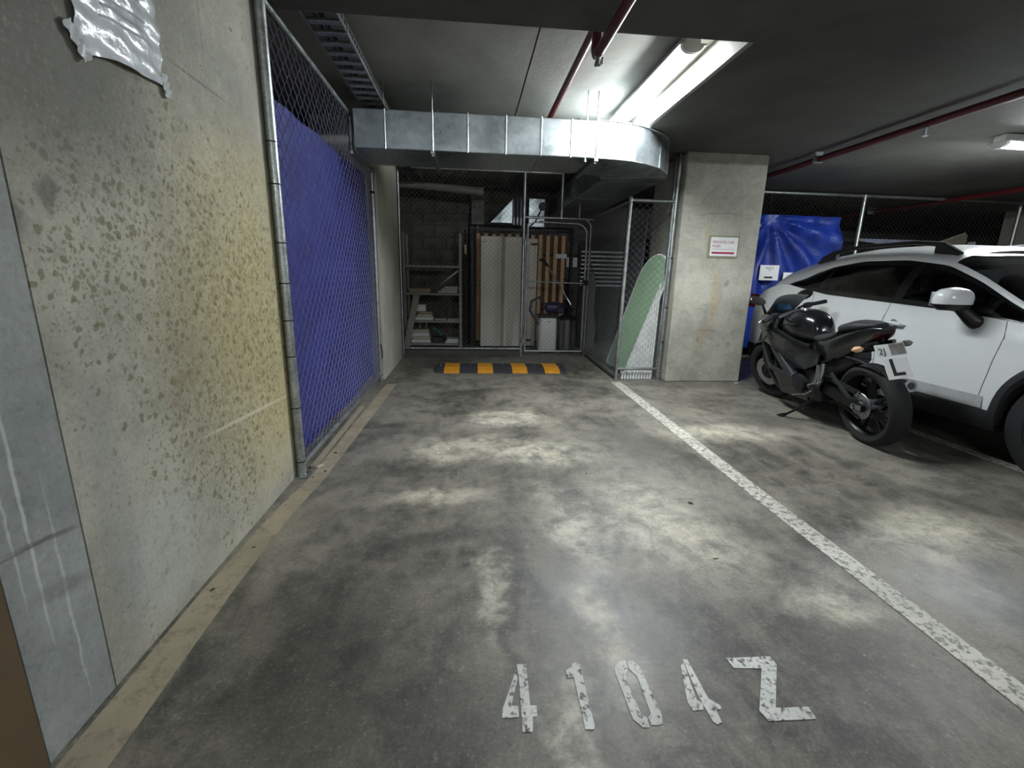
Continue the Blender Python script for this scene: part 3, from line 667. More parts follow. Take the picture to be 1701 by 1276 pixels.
# ------------------------------------------------------------------ store behind the gate
ENAM = mat('grey_shelf_enamel', '#8b8a80', .5); CREAM = mat('cream_paper', '#b9b3a0', .7); BOX = mat('old_cardboard', '#97866a', .8)
sh = thing('shelving_unit', (-.56, 7.55, 0), 'grey metal shelving unit with clutter behind the fixed chain link screen', 'shelf unit')
for x in (-1.0, -.15):
    for y in (7.34, 7.76): part('upright', MB().box(x - .018, y - .018, 0, x + .018, y + .018, 1.78), ENAM, sh)
SZ = (.10, .46, .885, 1.30)
for z in SZ: part('shelf', MB().box(-1.0, 7.34, z - .03, -.15, 7.76, z, .004), ENAM, sh)
def slab(name, x0, y0, z0, x1, y1, z1, m, label, cat, rot=0, bev=.004, g=None):
    o = solo(name, MB().box(x0, y0, z0, x1, y1, z1, bev), m, label, cat, g); o.rotation_euler = (0, 0, rot); return o
for k in range(4): slab('flat_parcel', -.93 + k * .006, 7.40, .103 + k * .052, -.63 - k * .01, 7.70, .152 + k * .052, CREAM if k % 2 else PAPER, 'flat pale parcel, %s of the stack on the lowest shelf' % ('bottom', 'second', 'third', 'topmost')[k], 'parcel', g='parcels stacked on the lowest shelf')
for k, x in enumerate((-.80, -.70)):
    b = thing('small_bottle', (x, 7.5, .309), 'small white topped bottle standing on the parcel stack', 'bottle', 'bottles on the parcel stack')
    part('body', MB().lathe([(0, .309), (.022, .309), (.024, .315), (.024, .375), (.010, .395), (.010, .40)], (x, 7.5, 0), n=12), mat('clear_brown', '#5f5a50', .3), b, True)
    part('cap', MB().lathe([(.011, .398), (.012, .425), (0, .427)], (x, 7.5, 0), n=10), PAPER, b)
def tealf(u, v): a = u * .16; return (-.60 + a, 7.40 + v * .14 + .01 * math.sin(u * 9), max(.33 - a * .75 + .014 * math.sin(u * 14 + v * 5) + .02 * v, .2))
solo('teal_cloth', MB().sheet(tealf, 14, 8, (0, .002, .004)), mat('teal_cloth', '#3f7f7d', .8), 'crumpled teal cloth spilling off the parcels on the lowest shelf', 'cloth', smooth=True)
slab('black_case', -.585, 7.40, .103, -.43, 7.60, .185, BLACK, 'small black case on the lowest shelf beside the parcels', 'case')
for k in range(3): slab('loose_papers', -.40 + k * .012, 7.38 + k * .01, .103 + k * .022, -.19, 7.66, .122 + k * .022, PAPER, 'loose white papers, %s of the pile on the lowest shelf' % ('bottom', 'middle', 'top')[k], 'papers', .05 * k, .002, 'papers on the lowest shelf')
for k in range(3): slab('book', -.86 + k * .02, 7.40, .463 + k * .045, -.58 - .015 * k, 7.62, .504 + k * .045, (PAPER, CREAM, BOX)[k], ('white book at the bottom of the pile on the second shelf', 'cream book in the pile on the second shelf', 'brown book on top of the pile on the second shelf')[k], 'book', .04 * k, g='books on the second shelf')
slab('white_carton', -.84, 7.42, .598, -.70, 7.58, .70, PAPER, 'small white carton resting on the book pile', 'carton')
for k in range(2): slab('magazine', -.55 + k * .19, 7.37, .463, -.37 + k * .19, 7.62, .485, CREAM, 'flat cream magazine on the second shelf beside the %s' % ('book pile', 'shelf upright')[k], 'magazine', .1 * k, .002, 'magazines on the second shelf')
solo('leaning_plank', MB().prism([(-1.12, .003), (-1.02, .003), (-.84, .855), (-.93, .855)], lambda a, b: (a + .07, 7.25, b), lambda a, b: (a + .07, 7.27, b)), mat('grey_plank', '#8f897b', .7), 'short grey plank leaning against the front of the shelving', 'plank')
for k in range(3):
    o = slab('wrapped_board', -.50 + k * .04, 7.40, .888 + k * .034, -.20, 7.68, .918 + k * .034, CREAM, 'cream wrapped board, %s of the stack on the third shelf' % ('bottom', 'middle', 'top')[k], 'board', .06 * k, .003, 'boards on the third shelf')
solo('tilted_board', MB().prism([(-.48, 1.0), (-.46, 1.02), (-.20, 1.24), (-.18, 1.215)], lambda a, b: (a, 7.42, b), lambda a, b: (a, 7.68, b)), CREAM, 'cream board tilted against the upright on the third shelf', 'board')
slab('folded_sheet', -.95, 7.40, .888, -.62, 7.68, .95, BOX, 'folded brown sheet on the third shelf', 'sheet', .05)
# poles
for x, y, lab in ((-.055, 7.28, 'black handled mop leaning beside the shelving'), (.075, 7.20, 'dark broom leaning between the shelving and timber slats')):
    t = thing('broom' if x > 0 else 'mop', (x, y, 0), lab, 'broom' if x > 0 else 'mop')
    part('handle', MB().tube([(x, y, .06), (x - .02, y + .1, 1.84)], .012, 8), BLKSTEEL, t, True)
    part('head', MB().box(x - .05, y - .03, .002, x + .05, y + .05, .09, .01), BLACK, t)
    part('grip', MB().tube([(x - .0155, y + .08, 1.48), (x - .017, y + .087, 1.62)], .016, 8), mat('ivory', '#d8cfa6', .5) if x < 0 else BLACK, t, True)
# slatted bed frame stood on end
bf = thing('slatted_bed_base', (.85, 7.85, 0), 'bed base of pale timber slats stood upright in the store', 'bed base')
for x in (.02, 1.66): part('side_rail', MB().box(x, 7.80, .0, x + .04, 7.90, 1.92), BLKSTEEL, bf)
for z in (.05, .60, 1.05, 1.50, 1.88): part('cross_bar', MB().box(.06, 7.885, z, 1.66, 7.92, z + .035), BLKSTEEL, bf)
part('backing', MB().box(.16, 7.925, .02, 1.62, 7.94, 1.80), TIMBERD, bf)
s0 = None
for k in range(12):
    x = .10 + k * .128
    if s0 is None: s0 = part('slat', MB().box(x, 7.845, .08, x + .062, 7.875, 1.83, .003), TIMBER, bf); x0_ = x
    else: copy_part(s0, bf, (x - x0_, 0, 0))
slab('paper_label', 1.42, 7.838, 1.47, 1.60, 7.842, 1.54, PAPER, 'small white paper label stuck on the timber slats', 'label', bev=0)
hb = thing('metal_bedhead', (.85, 7.98, 0), 'black tubular metal bedhead standing behind the timber slats', 'bedhead')
part('frame', MB().tube([(-.02, 7.98, 0), (-.02, 7.98, 1.97), (1.72, 7.98, 1.95), (1.72, 7.98, 0)], .02, 8), BLKSTEEL, hb)
for k in range(5): part('spindle', MB().tube([(.25 + k * .3, 7.98, 1.2), (.25 + k * .3, 7.98, 1.95)], .008, 6), BLKSTEEL, hb)
# white panels
PNL = mat('off_white_panel', '#e4ddd0', .55, var=.05, scale=3)
p1 = thing('white_door_panel', (.51, 7.66, 0), 'tall off white door leaf leaning on the timber slats', 'panel')
part('leaf', MB().box(.17, 7.645, .02, .86, 7.68, 1.775, .004), PNL, p1)
part('stile', MB().box(.50, 7.642, .02, .56, 7.648, 1.775, .002), mat('painted_stripe_shade', '#b3ab9b', .6), p1)  # strip coloured darker for the stripe of shading on the leaf
part('hinge', MB().box(.19, 7.636, 1.68, .25, 7.645, 1.70), ALU, p1); part('foot', MB().box(.2, 7.65, 0, .8, 7.675, .02), BLKSTEEL, p1)
p2 = thing('white_door_panel', (.98, 7.74, 0), 'narrow off white door leaf with two dark brackets standing behind the gate', 'panel')
part('leaf', MB().box(.72, 7.72, .02, 1.09, 7.75, 1.76, .004), PNL, p2)
part('edge_strip', MB().box(1.06, 7.705, .02, 1.085, 7.72, 1.70), PAPER, p2)
part('bracket', MB().box(.98, 7.70, 1.66, 1.09, 7.72, 1.69), BLKSTEEL, p2); part('bracket', MB().box(.90, 7.70, .10, 1.02, 7.72, .13), BLKSTEEL, p2)
part('foot', MB().box(.75, 7.725, 0, 1.05, 7.745, .02), BLKSTEEL, p2)
# bins
b1 = thing('pedal_bin', (1.21, 7.2, 0), 'square white pedal bin standing behind the gate', 'bin')
part('body', MB().box(1.07, 7.10, .015, 1.35, 7.38, .55, .03), WHITE, b1, True)
part('lid', MB().box(1.06, 7.09, .552, 1.36, 7.39, .59, .015), BLACK, b1, True)
part('pedal', MB().box(1.17, 7.05, .02, 1.25, 7.11, .035, .004), BLKSTEEL, b1); part('base', MB().box(1.08, 7.11, 0, 1.34, 7.37, .016), BLACK, b1)
part('badge', MB().box(1.20, 7.096, .49, 1.25, 7.101, .50), ALU, b1)
b2 = thing('round_bin', (1.53, 7.2, 0), 'round polished steel bin beside the white pedal bin', 'bin')
part('body', MB().lathe([(0, .012), (.14, .012), (.143, .02), (.143, .50), (.146, .505), (.146, .515), (.14, .52)], (1.53, 7.22, 0), n=32), STEEL, b2, True)
part('lid', MB().lathe([(.144, .522), (.145, .545), (.12, .575), (.06, .59), (0, .595)], (1.53, 7.22, 0), n=32), BLACK, b2, True)
part('base', MB().lathe([(0, 0), (.142, 0), (.142, .012), (0, .012)], (1.53, 7.22, 0), n=24), BLACK, b2)
# vacuum cleaner on the bins
vc = thing('vacuum_cleaner', (1.3, 7.25, .595), 'dark purple canister vacuum cleaner with a looped hose resting on the bins', 'vacuum')
PUR = mat('purple_plastic', '#3c3358', .3)
part('body', MB().loft([[(1.16 + u, 7.24 + r * .8 * math.cos(a), .70 + r * math.sin(a) * .95) for a in [k / 14 * 2 * math.pi for k in range(14)]] for u, r in ((0, .03), (.03, .08), (.12, .10), (.22, .095), (.30, .06), (.33, .02))]), PUR, vc, True)
part('wheel', MB().lathe([(0, -.02), (.05, -.02), (.055, 0), (.05, .02), (0, .02)], (1.40, 7.15, .66), 'Y', 16), BLACK, vc, True)
part('hose', MB().tube([(1.18, 7.2, .74), (1.06, 7.15, .86), (.94, 7.12, .80), (.92, 7.12, .66), (.98, 7.12, .56), (1.04, 7.06, .45)], .02, 8), mat('grey_hose', '#4a4a50', .5), vc, True)
part('wand', MB().tube([(1.60, 7.32, .74), (1.38, 7.42, 1.1), (1.24, 7.50, 1.33)], .014, 8), STEEL, vc, True)
part('handle', MB().tube([(1.24, 7.50, 1.33), (1.17, 7.53, 1.42), (1.10, 7.53, 1.43)], .02, 8), BLACK, vc, True)
part('cable_bundle', MB().tube([(1.42, 7.22, .76), (1.55, 7.25, .72), (1.62, 7.25, .65), (1.5, 7.18, .63)], .02, 8), BLACK, vc, True)
hv = thing('grey_standing_bag', (1.93, 7.5, 0), 'tall slumped grey bag standing past the gate', 'bag')
part('body', MB().loft([[(1.96 + r * 1.0 * math.cos(a) + .02 * math.sin(z * 7), 7.75 + r * .8 * math.sin(a), z) for a in [k / 12 * 2 * math.pi for k in range(12)]] for z, r in ((0.0, .16), (.3, .17), (.7, .15), (1.05, .13), (1.25, .07))]), mat('grey_canvas', '#5e5c58', .9), hv, True)
part('tie', MB().tube([(1.90, 7.68, 1.2), (1.98, 7.68, 1.38), (2.05, 7.74, 1.2)], .012, 6), BLACK, hv)
# louvre stack and boxes deep in the store
lv = thing('louvre_panel', (2.25, 8.3, 0), 'dark frame of thin white louvre slats deep in the store', 'louvre')
for x in (1.9, 2.28, 2.72): part('stile', MB().box(x, 8.26, 0, x + .05, 8.34, 1.72), BLKSTEEL, lv)
for k in range(9): part('slat', MB().box(1.95, 8.25, 1.02 + k * .072, 2.72, 8.33, 1.045 + k * .072), PAPER, lv)
slab('white_crate', 1.66, 8.16, 1.34, 1.86, 8.4, 1.50, mat('pinkish_white', '#d9cfd2', .6), 'small white crate on the dark cupboard deep in the store', 'crate')
cb = thing('dark_cupboard', (1.78, 8.35, 0), 'dark narrow cupboard deep in the store', 'cupboard')
part('body', MB().box(1.62, 8.14, 0, 1.88, 8.5, 1.34, .004), mat('dark_laminate', '#2a2826', .6), cb); part('door', MB().box(1.63, 8.125, .03, 1.87, 8.14, 1.31), mat('dark_laminate', '#2a2826', .6), cb)
# services above the store
pv = thing('drain_pipe', (-.2, 7.9, 2.4), 'grey drain pipe below the recess in the store', 'pipe')
part('pipe', MB().tube([(-1.5, 7.9, 2.545), (-.70, 7.9, 2.53)], .055, 14), mat('pale_pvc', '#8f8e88', .5), pv, True)
part('pipe', MB().tube([(-.70, 7.9, 2.53), (.18, 7.9, 2.47)], .06, 14), mat('pale_pvc', '#8f8e88', .5), pv, True)
part('collar', MB().tube([(-.72, 7.9, 2.532), (-.64, 7.9, 2.527)], .066, 14), mat('pale_pvc', '#8f8e88', .5), pv, True)
part('end_fitting', MB().tube([(.12, 7.9, 2.474), (.215, 7.9, 2.468)], .068, 14), mat('pale_pvc', '#8f8e88', .5), pv, True)
eb = thing('junction_box', (.12, 8.5, 2.0), 'grey electrical junction box on the block wall', 'box')
part('case', MB().box(.02, 8.45, 2.02, .24, 8.59, 2.42, .006), mat('grey_box_enamel', '#777770', .5), eb)
for x in (.06, .16): part('knockout', MB().lathe([(0, 0), (.022, 0)], (x + .01, 8.449, 2.30), 'Y', 12), BLACK, eb)
part('conduit', MB().tube([(.13, 8.5, 2.02), (.13, 8.56, 1.3)], .015, 8), ENAM, eb, True)
fd = thing('flue_duct', (.8, 8.2, 1.98), 'bright galvanised offset duct box under the recess at the back of the store', 'duct')
part('slanted_section', MB().prism([(.34, 2.03), (.70, 2.40), (.70, 2.03)], lambda a, b: (a, 8.1, b), lambda a, b: (a, 8.5, b)), DUCT, fd)
for k in range(4): part('rib', MB().tube([(.725 + k * .06, 8.1, 2.0), (.725 + k * .06, 8.1, 2.42)], .022, 8), DUCT, fd, True)
part('box_section', MB().box(.97, 8.05, 1.96, 1.24, 8.5, 2.42, .006), DUCT, fd)
part('spigot', MB().lathe([(0, -.05), (.062, -.05), (.068, 0), (.068, .04)], (1.20, 8.04, 2.30), 'Y', 16), BLACK, fd, True)
part('flex_cable', MB().tube([(1.17, 8.0, 2.24), (1.08, 8.0, 2.05), (.99, 8.0, 1.98)], .012, 6), BLACK, fd, True)
dr = thing('dropped_conduit', (1.55, 6.4, 2.0), 'bent grey conduit dropping below the curved air duct', 'conduit')
part('tube', MB().tube([(1.50, 6.6, 2.18), (1.50, 6.6, 1.98), (1.52, 6.6, 1.96), (1.70, 6.6, 1.955)], .012, 8), GALV, dr, True)

# ------------------------------------------------------------------ signs and notices
sg = thing('parking_sign', (2.81, 5.11, 1.44), 'white paper sign with red lettering and a red arrow on the column', 'sign')
f = lambda u, v: (2.81 + u, 5.1065, 1.54 + v)
part('tape_border', MB().box(2.632, 5.114, 1.424, 2.988, 5.1185, 1.662), mat('glue_tape', '#8d8a70', .6), sg)
part('paper', MB().box(2.655, 5.108, 1.444, 2.968, 5.1135, 1.645), PAPER, sg)
part('lettering', text_mb('PRIVATE CAR', .042, lambda u, v: (2.675 + u * 1.0, 5.107, 1.578 + v), 'LEFT'), INKR, sg)
part('lettering', text_mb('PARK', .042, lambda u, v: (2.675 + u * 1.0, 5.107, 1.535 + v), 'LEFT'), INKR, sg)
part('rule', MB().box(2.675, 5.1065, 1.515, 2.935, 5.108, 1.518), INKK, sg)
part('arrow', MB().prism([(2.675, 1.468), (2.915, 1.468), (2.915, 1.462), (2.945, 1.478), (2.915, 1.494), (2.915, 1.488), (2.675, 1.488)], lambda a, b: (a, 5.1065, b), lambda a, b: (a, 5.108, b)), INKR, sg)

def paperf(u, v):
    # taped notice in a plastic sleeve, sagging off the wall
    y = 1.475 + u * .36; z = 1.775 + v * .36 + .02 * (u - .5) - .07 * (1 - v) * max(0, .35 - u)
    x = -1.026 + .006 * math.sin(u * 9 + v * 5) ** 2 + .014 * (1 - v) * math.sin(u * math.pi) + .004 * math.sin(v * 31 + u * 7)
    return (x, y, z)
pn = thing('taped_notice', (-1.03, 1.65, 1.77), 'crinkled white notice in a plastic sleeve taped high on the spotted wall', 'notice')
SLV = mat('plastic_sleeve_paper', '#d5d8dc', .22, var=.04, coat=.6, scale=30, bump=.5)
part('sheet', MB().sheet(paperf, 26, 26, (.0015, 0, 0)), SLV, pn, True)
for r_ in range(9):
    mb = MB(); v0 = .28 + r_ * .075
    q = [(u / 12 * .55 + .25) for u in range(13)]
    mb.add([tuple(Vector(paperf(u, v0 + dv)) + Vector((.0022, 0, 0))) for u in q for dv in (0, .022)], [(2 * i, 2 * i + 2, 2 * i + 3, 2 * i + 1) for i in range(12)])
    if r_ not in (3, 7): part('print_line', mb, mat('faded_print', '#a8abb1', .6), pn)
CLR = mat('clear_tape', '#c9cbcc', .15, var=.1, coat=.6)
for (u0, v0, a, l) in ((-.03, .05, 2.2, .09), (.0, .45, 2.6, .08), (1.0, .03, -1.3, .07), (1.0, .97, .4, .08)):
    p = Vector(paperf(min(max(u0, 0), 1), v0)) + Vector((.004, 0, 0)); d = Vector((0, math.cos(a), math.sin(a))); n_ = Vector((0, -math.sin(a), math.cos(a)))
    part('tape', MB().sheet(lambda u, v: p + d * (u * l - l * .4) + n_ * (v - .5) * .035 + Vector((.004 * math.sin(u * 19 + v * 6), 0, 0)), 10, 3, (.001, 0, 0)), CLR, pn, True)

# ------------------------------------------------------------------ right side: far fence, tarp, clutter
YF = 6.9
rf = thing('chain_link_fence', (5.9, YF, 0), 'long chain link fence behind the white car and blue hung tarp', 'fence')
for x in (3.3, 5.92, 8.55): part('post', MB().tube([(x, YF, 0), (x, YF, 2.47)], .028, 10), GALV, rf, True)
part('top_rail', MB().tube([(3.25, YF, 2.455), (8.7, YF, 2.455)], .022, 10), GALV, rf, True)
mb = MB(); chain(mb, (3.35, YF + .02, .9), (1, 0, 0), (0, 0, 1), 5.2, 1.55, .034, .0017); part('wire_mesh', mb, WIRE, rf, kind='stuff')
def tf2(u, v):
    x = 3.5 + u * 2.06; z = .16 + v * (1.97 if u < .45 else 1.97)
    dx, dz = x - 4.42, 2.1 - z; ang = math.atan2(dx, dz); rr = math.hypot(dx, dz)
    y = YF - .09 + .07 * math.sin(ang * 13 + .6) * min(1, rr * 2.2) * (1 if rr < 1.6 else max(.3, 2.6 - rr)) * .8 + .012 * math.sin(x * 21 + z * 8)
    return (x, y - .01, z)
solo('hung_tarp', MB().sheet(tf2, 90, 70, (0, .003, 0)), TARP2, 'bright blue tarp gathered in radiating folds on the fence behind the motorcycle', 'tarp', smooth=True)
ht_ = [o for o in COL.objects if o.name == 'hung_tarp'][0]
for x in (3.6, 4.42, 5.5): part('tie_cord', MB().tube([(x, YF - .09, 2.12), (x, YF - .03, 2.3), (x, YF - .02, 2.44)], .004, 6), BLACK, ht_)
part('tie_cord', MB().tube([(4.3, YF - .08, .2), (4.3, YF, .1), (4.3, YF, .0)], .004, 6), BLACK, ht_)
def notice(x0, z0, x1, z1, label, rows, bar):
    t = thing('paper_notice', ((x0 + x1) / 2, YF - .19, z0), label, 'notice')
    part('paper', MB().box(x0, YF - .185, z0, x1, YF - .180, z1), PAPER, t)
    for (tx, sz, dz, m) in rows: part('lettering', text_mb(tx, sz, lambda u, v: ((x0 + x1) / 2 + u, YF - .1865, z1 - dz + v)), m, t)
    part('pin', MB().tube([((x0 + x1) / 2, YF - .187, z1 - .015), ((x0 + x1) / 2, YF - .07, z1 - .015)], .004, 6), STEEL, t)
    if bar: part('bar', MB().box(x0 + .08, YF - .1865, z0 + .03, x1 - .09, YF - .185, z0 + .055), INKK, t)
notice(4.30, 1.19, 4.60, 1.41, 'cream paper notice with a black bar pinned on the hung blue tarp', [('PRIVATE', .034, .055, INKK), ('CAR', .024, .08, INKK)], True)
notice(4.68, 1.07, 4.98, 1.31, 'white paper notice with red lettering pinned on the hung blue tarp', [('PRIVATE', .05, .075, INKR), ('PARKING', .05, .14, INKR)], False)
cdx = thing('tilted_cardboard', (8.5, 8.0, 0), 'large cardboard sheet leaning at the back behind the far fence', 'cardboard')
part('sheet', MB().prism([(7.7, .0), (9.02, .0), (9.0, 2.07), (8.93, 2.09), (7.7, 1.66)], lambda a, b: (a, 8.0, b), lambda a, b: (a, 8.03, b)), mat('pale_cardboard', '#9a8f7d', .8), cdx)
part('edge_tape', MB().bar((7.7, 7.99, 1.66), (8.93, 7.99, 2.09), .02, .03), CREAM, cdx)
slab('white_tube', 9.12, 8.0, 0, 9.2, 8.08, 1.95, PAPER, 'white upright tube beside the leaning cardboard sheet', 'tube')
tb = thing('covered_table', (7.4, 8.3, 0), 'long dark table draped with a pale blue sheet behind the far fence', 'table')
part('top', MB().box(5.9, 8.1, 1.90, 8.2, 8.7, 1.95), mat('dark_laminate', '#2a2826', .6), tb)
def drp(u, v): return (6.9 + u * 1.25, 8.085 - .01 * math.sin(u * 30), 1.955 - v * (.03 + .05 * math.sin(u * math.pi)))
part('cover', MB().sheet(drp, 30, 4, (0, -.003, 0)), mat('pale_blue_sheet', '#aab3c8', .5), tb, True)
for x in (6.0, 8.1): part('leg', MB().box(x, 8.15, 0, x + .06, 8.2, 1.9), BLKSTEEL, tb)
for k, (x0, x1, h_, lab) in enumerate(((4.1, 4.9, 1.2, 'dark storage box, widest, behind the hung blue tarp'), (5.2, 5.8, 1.6, 'tall dark storage box behind the far fence post'), (10.7, 11.6, 1.5, 'dark storage box by the far column'))):
    slab('storage_box', x0, 7.6, 0, x1, 8.2, h_, mat('dark_box', '#33302c', .7), lab, 'box')

# ------------------------------------------------------------------ litter
def leafm(x, y, s, rot, m, name, label, cat):
    pts = [(-s, 0), (-s * .4, s * .5), (s * .3, s * .55), (s, .1 * s), (s * .4, -s * .4), (-s * .4, -s * .35)]
    c, s_ = math.cos(rot), math.sin(rot); r = lambda a, b, z: (x + a * c - b * s_, y + a * s_ + b * c, z + .25 * abs(b))
    solo(name, MB().prism(pts, lambda a, b: r(a, b, .002), lambda a, b: r(a, b, .004)), m, label, cat)
leafm(1.08, 1.71, .016, .3, mat('dry_leaf', '#c9bfae', .7), 'dry_leaf', 'small pale dry leaf on the floor by the worn white line', 'leaf')
leafm(3.13, 5.03, .03, .1, PAPER, 'paper_scrap', 'white paper scrap on the floor at the foot of the column', 'litter')
leafm(-.93, 2.78, .028, 1., mat('dry_leaf', '#c9bfae', .7), 'dry_leaf', 'curled pale leaf at the foot of the fence post', 'leaf')
for k, (x, y) in enumerate(((-.93, 2.62), (-.88, 2.70), (-.9, 3.0), (-.95, 1.9), (-.98, 1.62), (1.2, 2.2), (.72, 2.6))):
    leafm(x, y, .008 + .004 * (k % 3), k * 1.1, mat('dark_grit', '#3d372d', .9), 'grit_fleck', 'tiny dark fleck of grit on the concrete floor', 'litter')
for o in COL.objects:
    if o.name.startswith('grit_fleck'): o['group'] = 'grit flecks on the floor'

# ------------------------------------------------------------------ white crossover car
def smooth_fn(pts, passes=3):
    xs_ = [p[0] for p in pts]; N = 240; x0, x1 = xs_[0], xs_[-1]
    def lin(x):
        if x <= xs_[0]: return pts[0][1]
        for (a, fa), (b, fb) in zip(pts, pts[1:]):
            if x <= b: return fa + (fb - fa) * (x - a) / (b - a)
        return pts[-1][1]
    t = [lin(x0 + (x1 - x0) * i / N) for i in range(N + 1)]
    for _ in range(passes * 8): t = [t[0]] + [(t[i - 1] + 2 * t[i] + t[i + 1]) / 4 for i in range(1, N)] + [t[-1]]
    def f(x):
        u = (x - x0) / (x1 - x0) * N; u = min(max(u, 0), N - 1e-6); i = int(u); return t[i] + (t[i + 1] - t[i]) * (u - i)
    return f
CARW = mat('white_car_paint', '#dfe2e1', .28, var=.015, coat=.6)
CLAD = mat('charcoal_cladding', '#202123', .65, var=.15); TRIM = mat('dark_cabin_trim', '#26272a', .8, var=.15); SEAT = mat('grey_seat_cloth', '#3d3f43', .9, var=.15)
GLASS = glass_mat('tinted_glass', (.36, .41, .40, 1)); WGLASS = glass_mat('windscreen_glass', (.55, .62, .60, 1))
TYRE = mat('car_tyre', '#1a1a1b', .8, var=.2, scale=30)
car = thing('crossover_car', (4.37, 2.25, 0), 'white crossover car with black cladding and roof rails behind the motorcycle', 'car', rot=(0, 0, 0))
zr = smooth_fn([(-.88, .62), (-.84, .74), (-.7, .86), (-.3, .96), (.1, 1.02), (.28, 1.05), (.6, 1.235), (.98, 1.43), (1.2, 1.50), (1.6, 1.535), (2.1, 1.535), (2.7, 1.48), (3.0, 1.41), (3.15, 1.36), (3.3, 1.2), (3.42, 1.02), (3.5, .85), (3.54, .62)], 1)
zt = smooth_fn([(-.88, .60), (-.7, .80), (-.3, .90), (.1, .945), (.34, .975), (.56, 1.07), (.83, 1.215), (1.12, 1.335), (1.5, 1.385), (1.95, 1.385), (2.3, 1.34), (2.55, 1.28), (2.75, 1.20), (2.95, 1.15), (3.2, 1.08), (3.42, .95), (3.54, .60)], 1)
zb = smooth_fn([(-.88, .59), (-.7, .79), (-.3, .89), (.1, .935), (.43, .962), (.95, 1.008), (1.44, 1.032), (2.13, 1.066), (2.5, 1.118), (2.75, 1.16), (2.95, 1.13), (3.2, 1.06), (3.42, .93), (3.54, .585)], 1)
Wf = smooth_fn([(-.88, .60), (-.8, .72), (-.6, .82), (-.3, .875), (.0, .89), (.6, .885), (1.5, .885), (2.6, .89), (3.0, .875), (3.3, .82), (3.48, .74), (3.54, .66)], 1)
wt_ = smooth_fn([(-.88, .50), (-.5, .70), (.1, .76), (.4, .755), (.9, .69), (1.3, .65), (2.2, .645), (2.8, .63), (3.1, .64), (3.3, .66), (3.54, .58)], 2)
WB = 2.635
def arch(s, r, lo):
    z = lo
    for c in (0, WB):
        if abs(s - c) < r: z = max(z, .335 + math.sqrt(r * r - (s - c) ** 2))
    return z
zlo = lambda s: arch(s, .385, .235 if -.7 < s < 3.35 else .30)
zcl = lambda s: max(arch(s, .455, .365 if .3 < s < 2.4 else .42), zlo(s) + .02)
def side_w(s, z):      # half width below the belt
    zc_, b = .25, zb(s); t_ = min(max((z - zc_) / max(b - zc_, .05), 0), 1)
    k = .955 + .045 * math.sin(min(t_ / .62, 1) * math.pi / 2) if t_ < .62 else 1 - .052 * ((t_ - .62) / .38) ** 1.6
    k += .008 * math.exp(-((t_ - .84) / .05) ** 2)
    return Wf(s) * k
ST = sorted(set([round(-.88 + .02 * i, 4) for i in range(222)]))
NB, NG, NR = 14, 8, 14
def section(s):
    P = []
    z0, b = zcl(s), zb(s); b = max(b, z0 + .02)
    for j in range(NB + 1):
        z = z0 + (b - z0) * j / NB; P.append((side_w(s, z), z))
    w0 = P[-1][0] - .012; t_, w1 = max(zt(s), b + .006), min(wt_(s), P[-1][0] - .02)
    for j in range(NG + 1):
        q = j / NG; P.append((w0 + (w1 - w0) * q + .018 * math.sin(q * math.pi), b + .002 + (t_ - b) * q))
    top = max(zr(s), t_ + .006)
    for j in range(1, NR + 1):
        a = j / NR * math.pi / 2; P.append((w1 * math.cos(a) ** .9, t_ + (top - t_) * math.sin(a) ** .85))
    return P
SEC = [section(s) for s in ST]
# window zones along s for the side glass rows; pillars left in black
WIN = [('rear_quarter_window', 2.27, 2.72), ('rear_door_window', 1.40, 2.22), ('front_door_window', .66, 1.33), ('quarter_light', .44, .63)]
def classify(i, j):
    s = (ST[i] + ST[i + 1]) / 2
    if j < NB: return 'body'
    if j == NB: return 'body'
    g = j - NB - 1
    if g < NG:
        h = zt(s) - zb(s)
        if .38 < s < 2.70 and h > .05:
            for n_, a, b in WIN:
                if a < s < b and 0 < g < NG - 1: return n_
            return 'window_surround'
        return 'body'
    r_ = j - NB - 1 - NG
    if .30 < s < 1.08 and r_ >= 2: return 'windscreen'
    if 3.14 < s < 3.38 and r_ >= 3: return 'rear_window'
    return 'body'
CELLS = {}
for i in range(len(ST) - 1):
    for j in range(len(SEC[0]) - 1): CELLS.setdefault(classify(i, j), []).append((i, j))
def shell(cells, sides=(-1, 1)):
    mb = MB()
    for sd in sides:
        idx = {}
        V = []; F = []
        for i, j in cells:
            q = []
            for a, b in ((i, j), (i + 1, j), (i + 1, j + 1), (i, j + 1)):
                if (a, b) not in idx: idx[(a, b)] = len(V); V.append((sd * SEC[a][b][0], ST[a], SEC[a][b][1]))
                q.append(idx[(a, b)])
            F.append(tuple(q))
        mb.add(V, F)
    return mb
bodymb = shell(CELLS['body'])
for i in (0, len(ST) - 1):     # close nose and tail
    P = SEC[i]
    for j in range(len(P) - 1): bodymb.add([(-P[j][0], ST[i], P[j][1]), (P[j][0], ST[i], P[j][1]), (P[j + 1][0], ST[i], P[j + 1][1]), (-P[j + 1][0], ST[i], P[j + 1][1])], [(0, 1, 2, 3)])
body = part('body', bodymb, CARW, car, True)
for n_ in ('rear_quarter_window', 'rear_door_window', 'front_door_window', 'quarter_light'):
    for sd in (-1, 1): part(n_, shell(CELLS[n_], (sd,)), GLASS, car, True)
for sd in (-1, 1): part('window_surround', shell(CELLS['window_surround'], (sd,)), mat('gloss_black_trim', '#101112', .25), car, True)
part('windscreen', shell(CELLS['windscreen']), WGLASS, car, True); part('rear_window', shell(CELLS['rear_window']), GLASS, car, True)
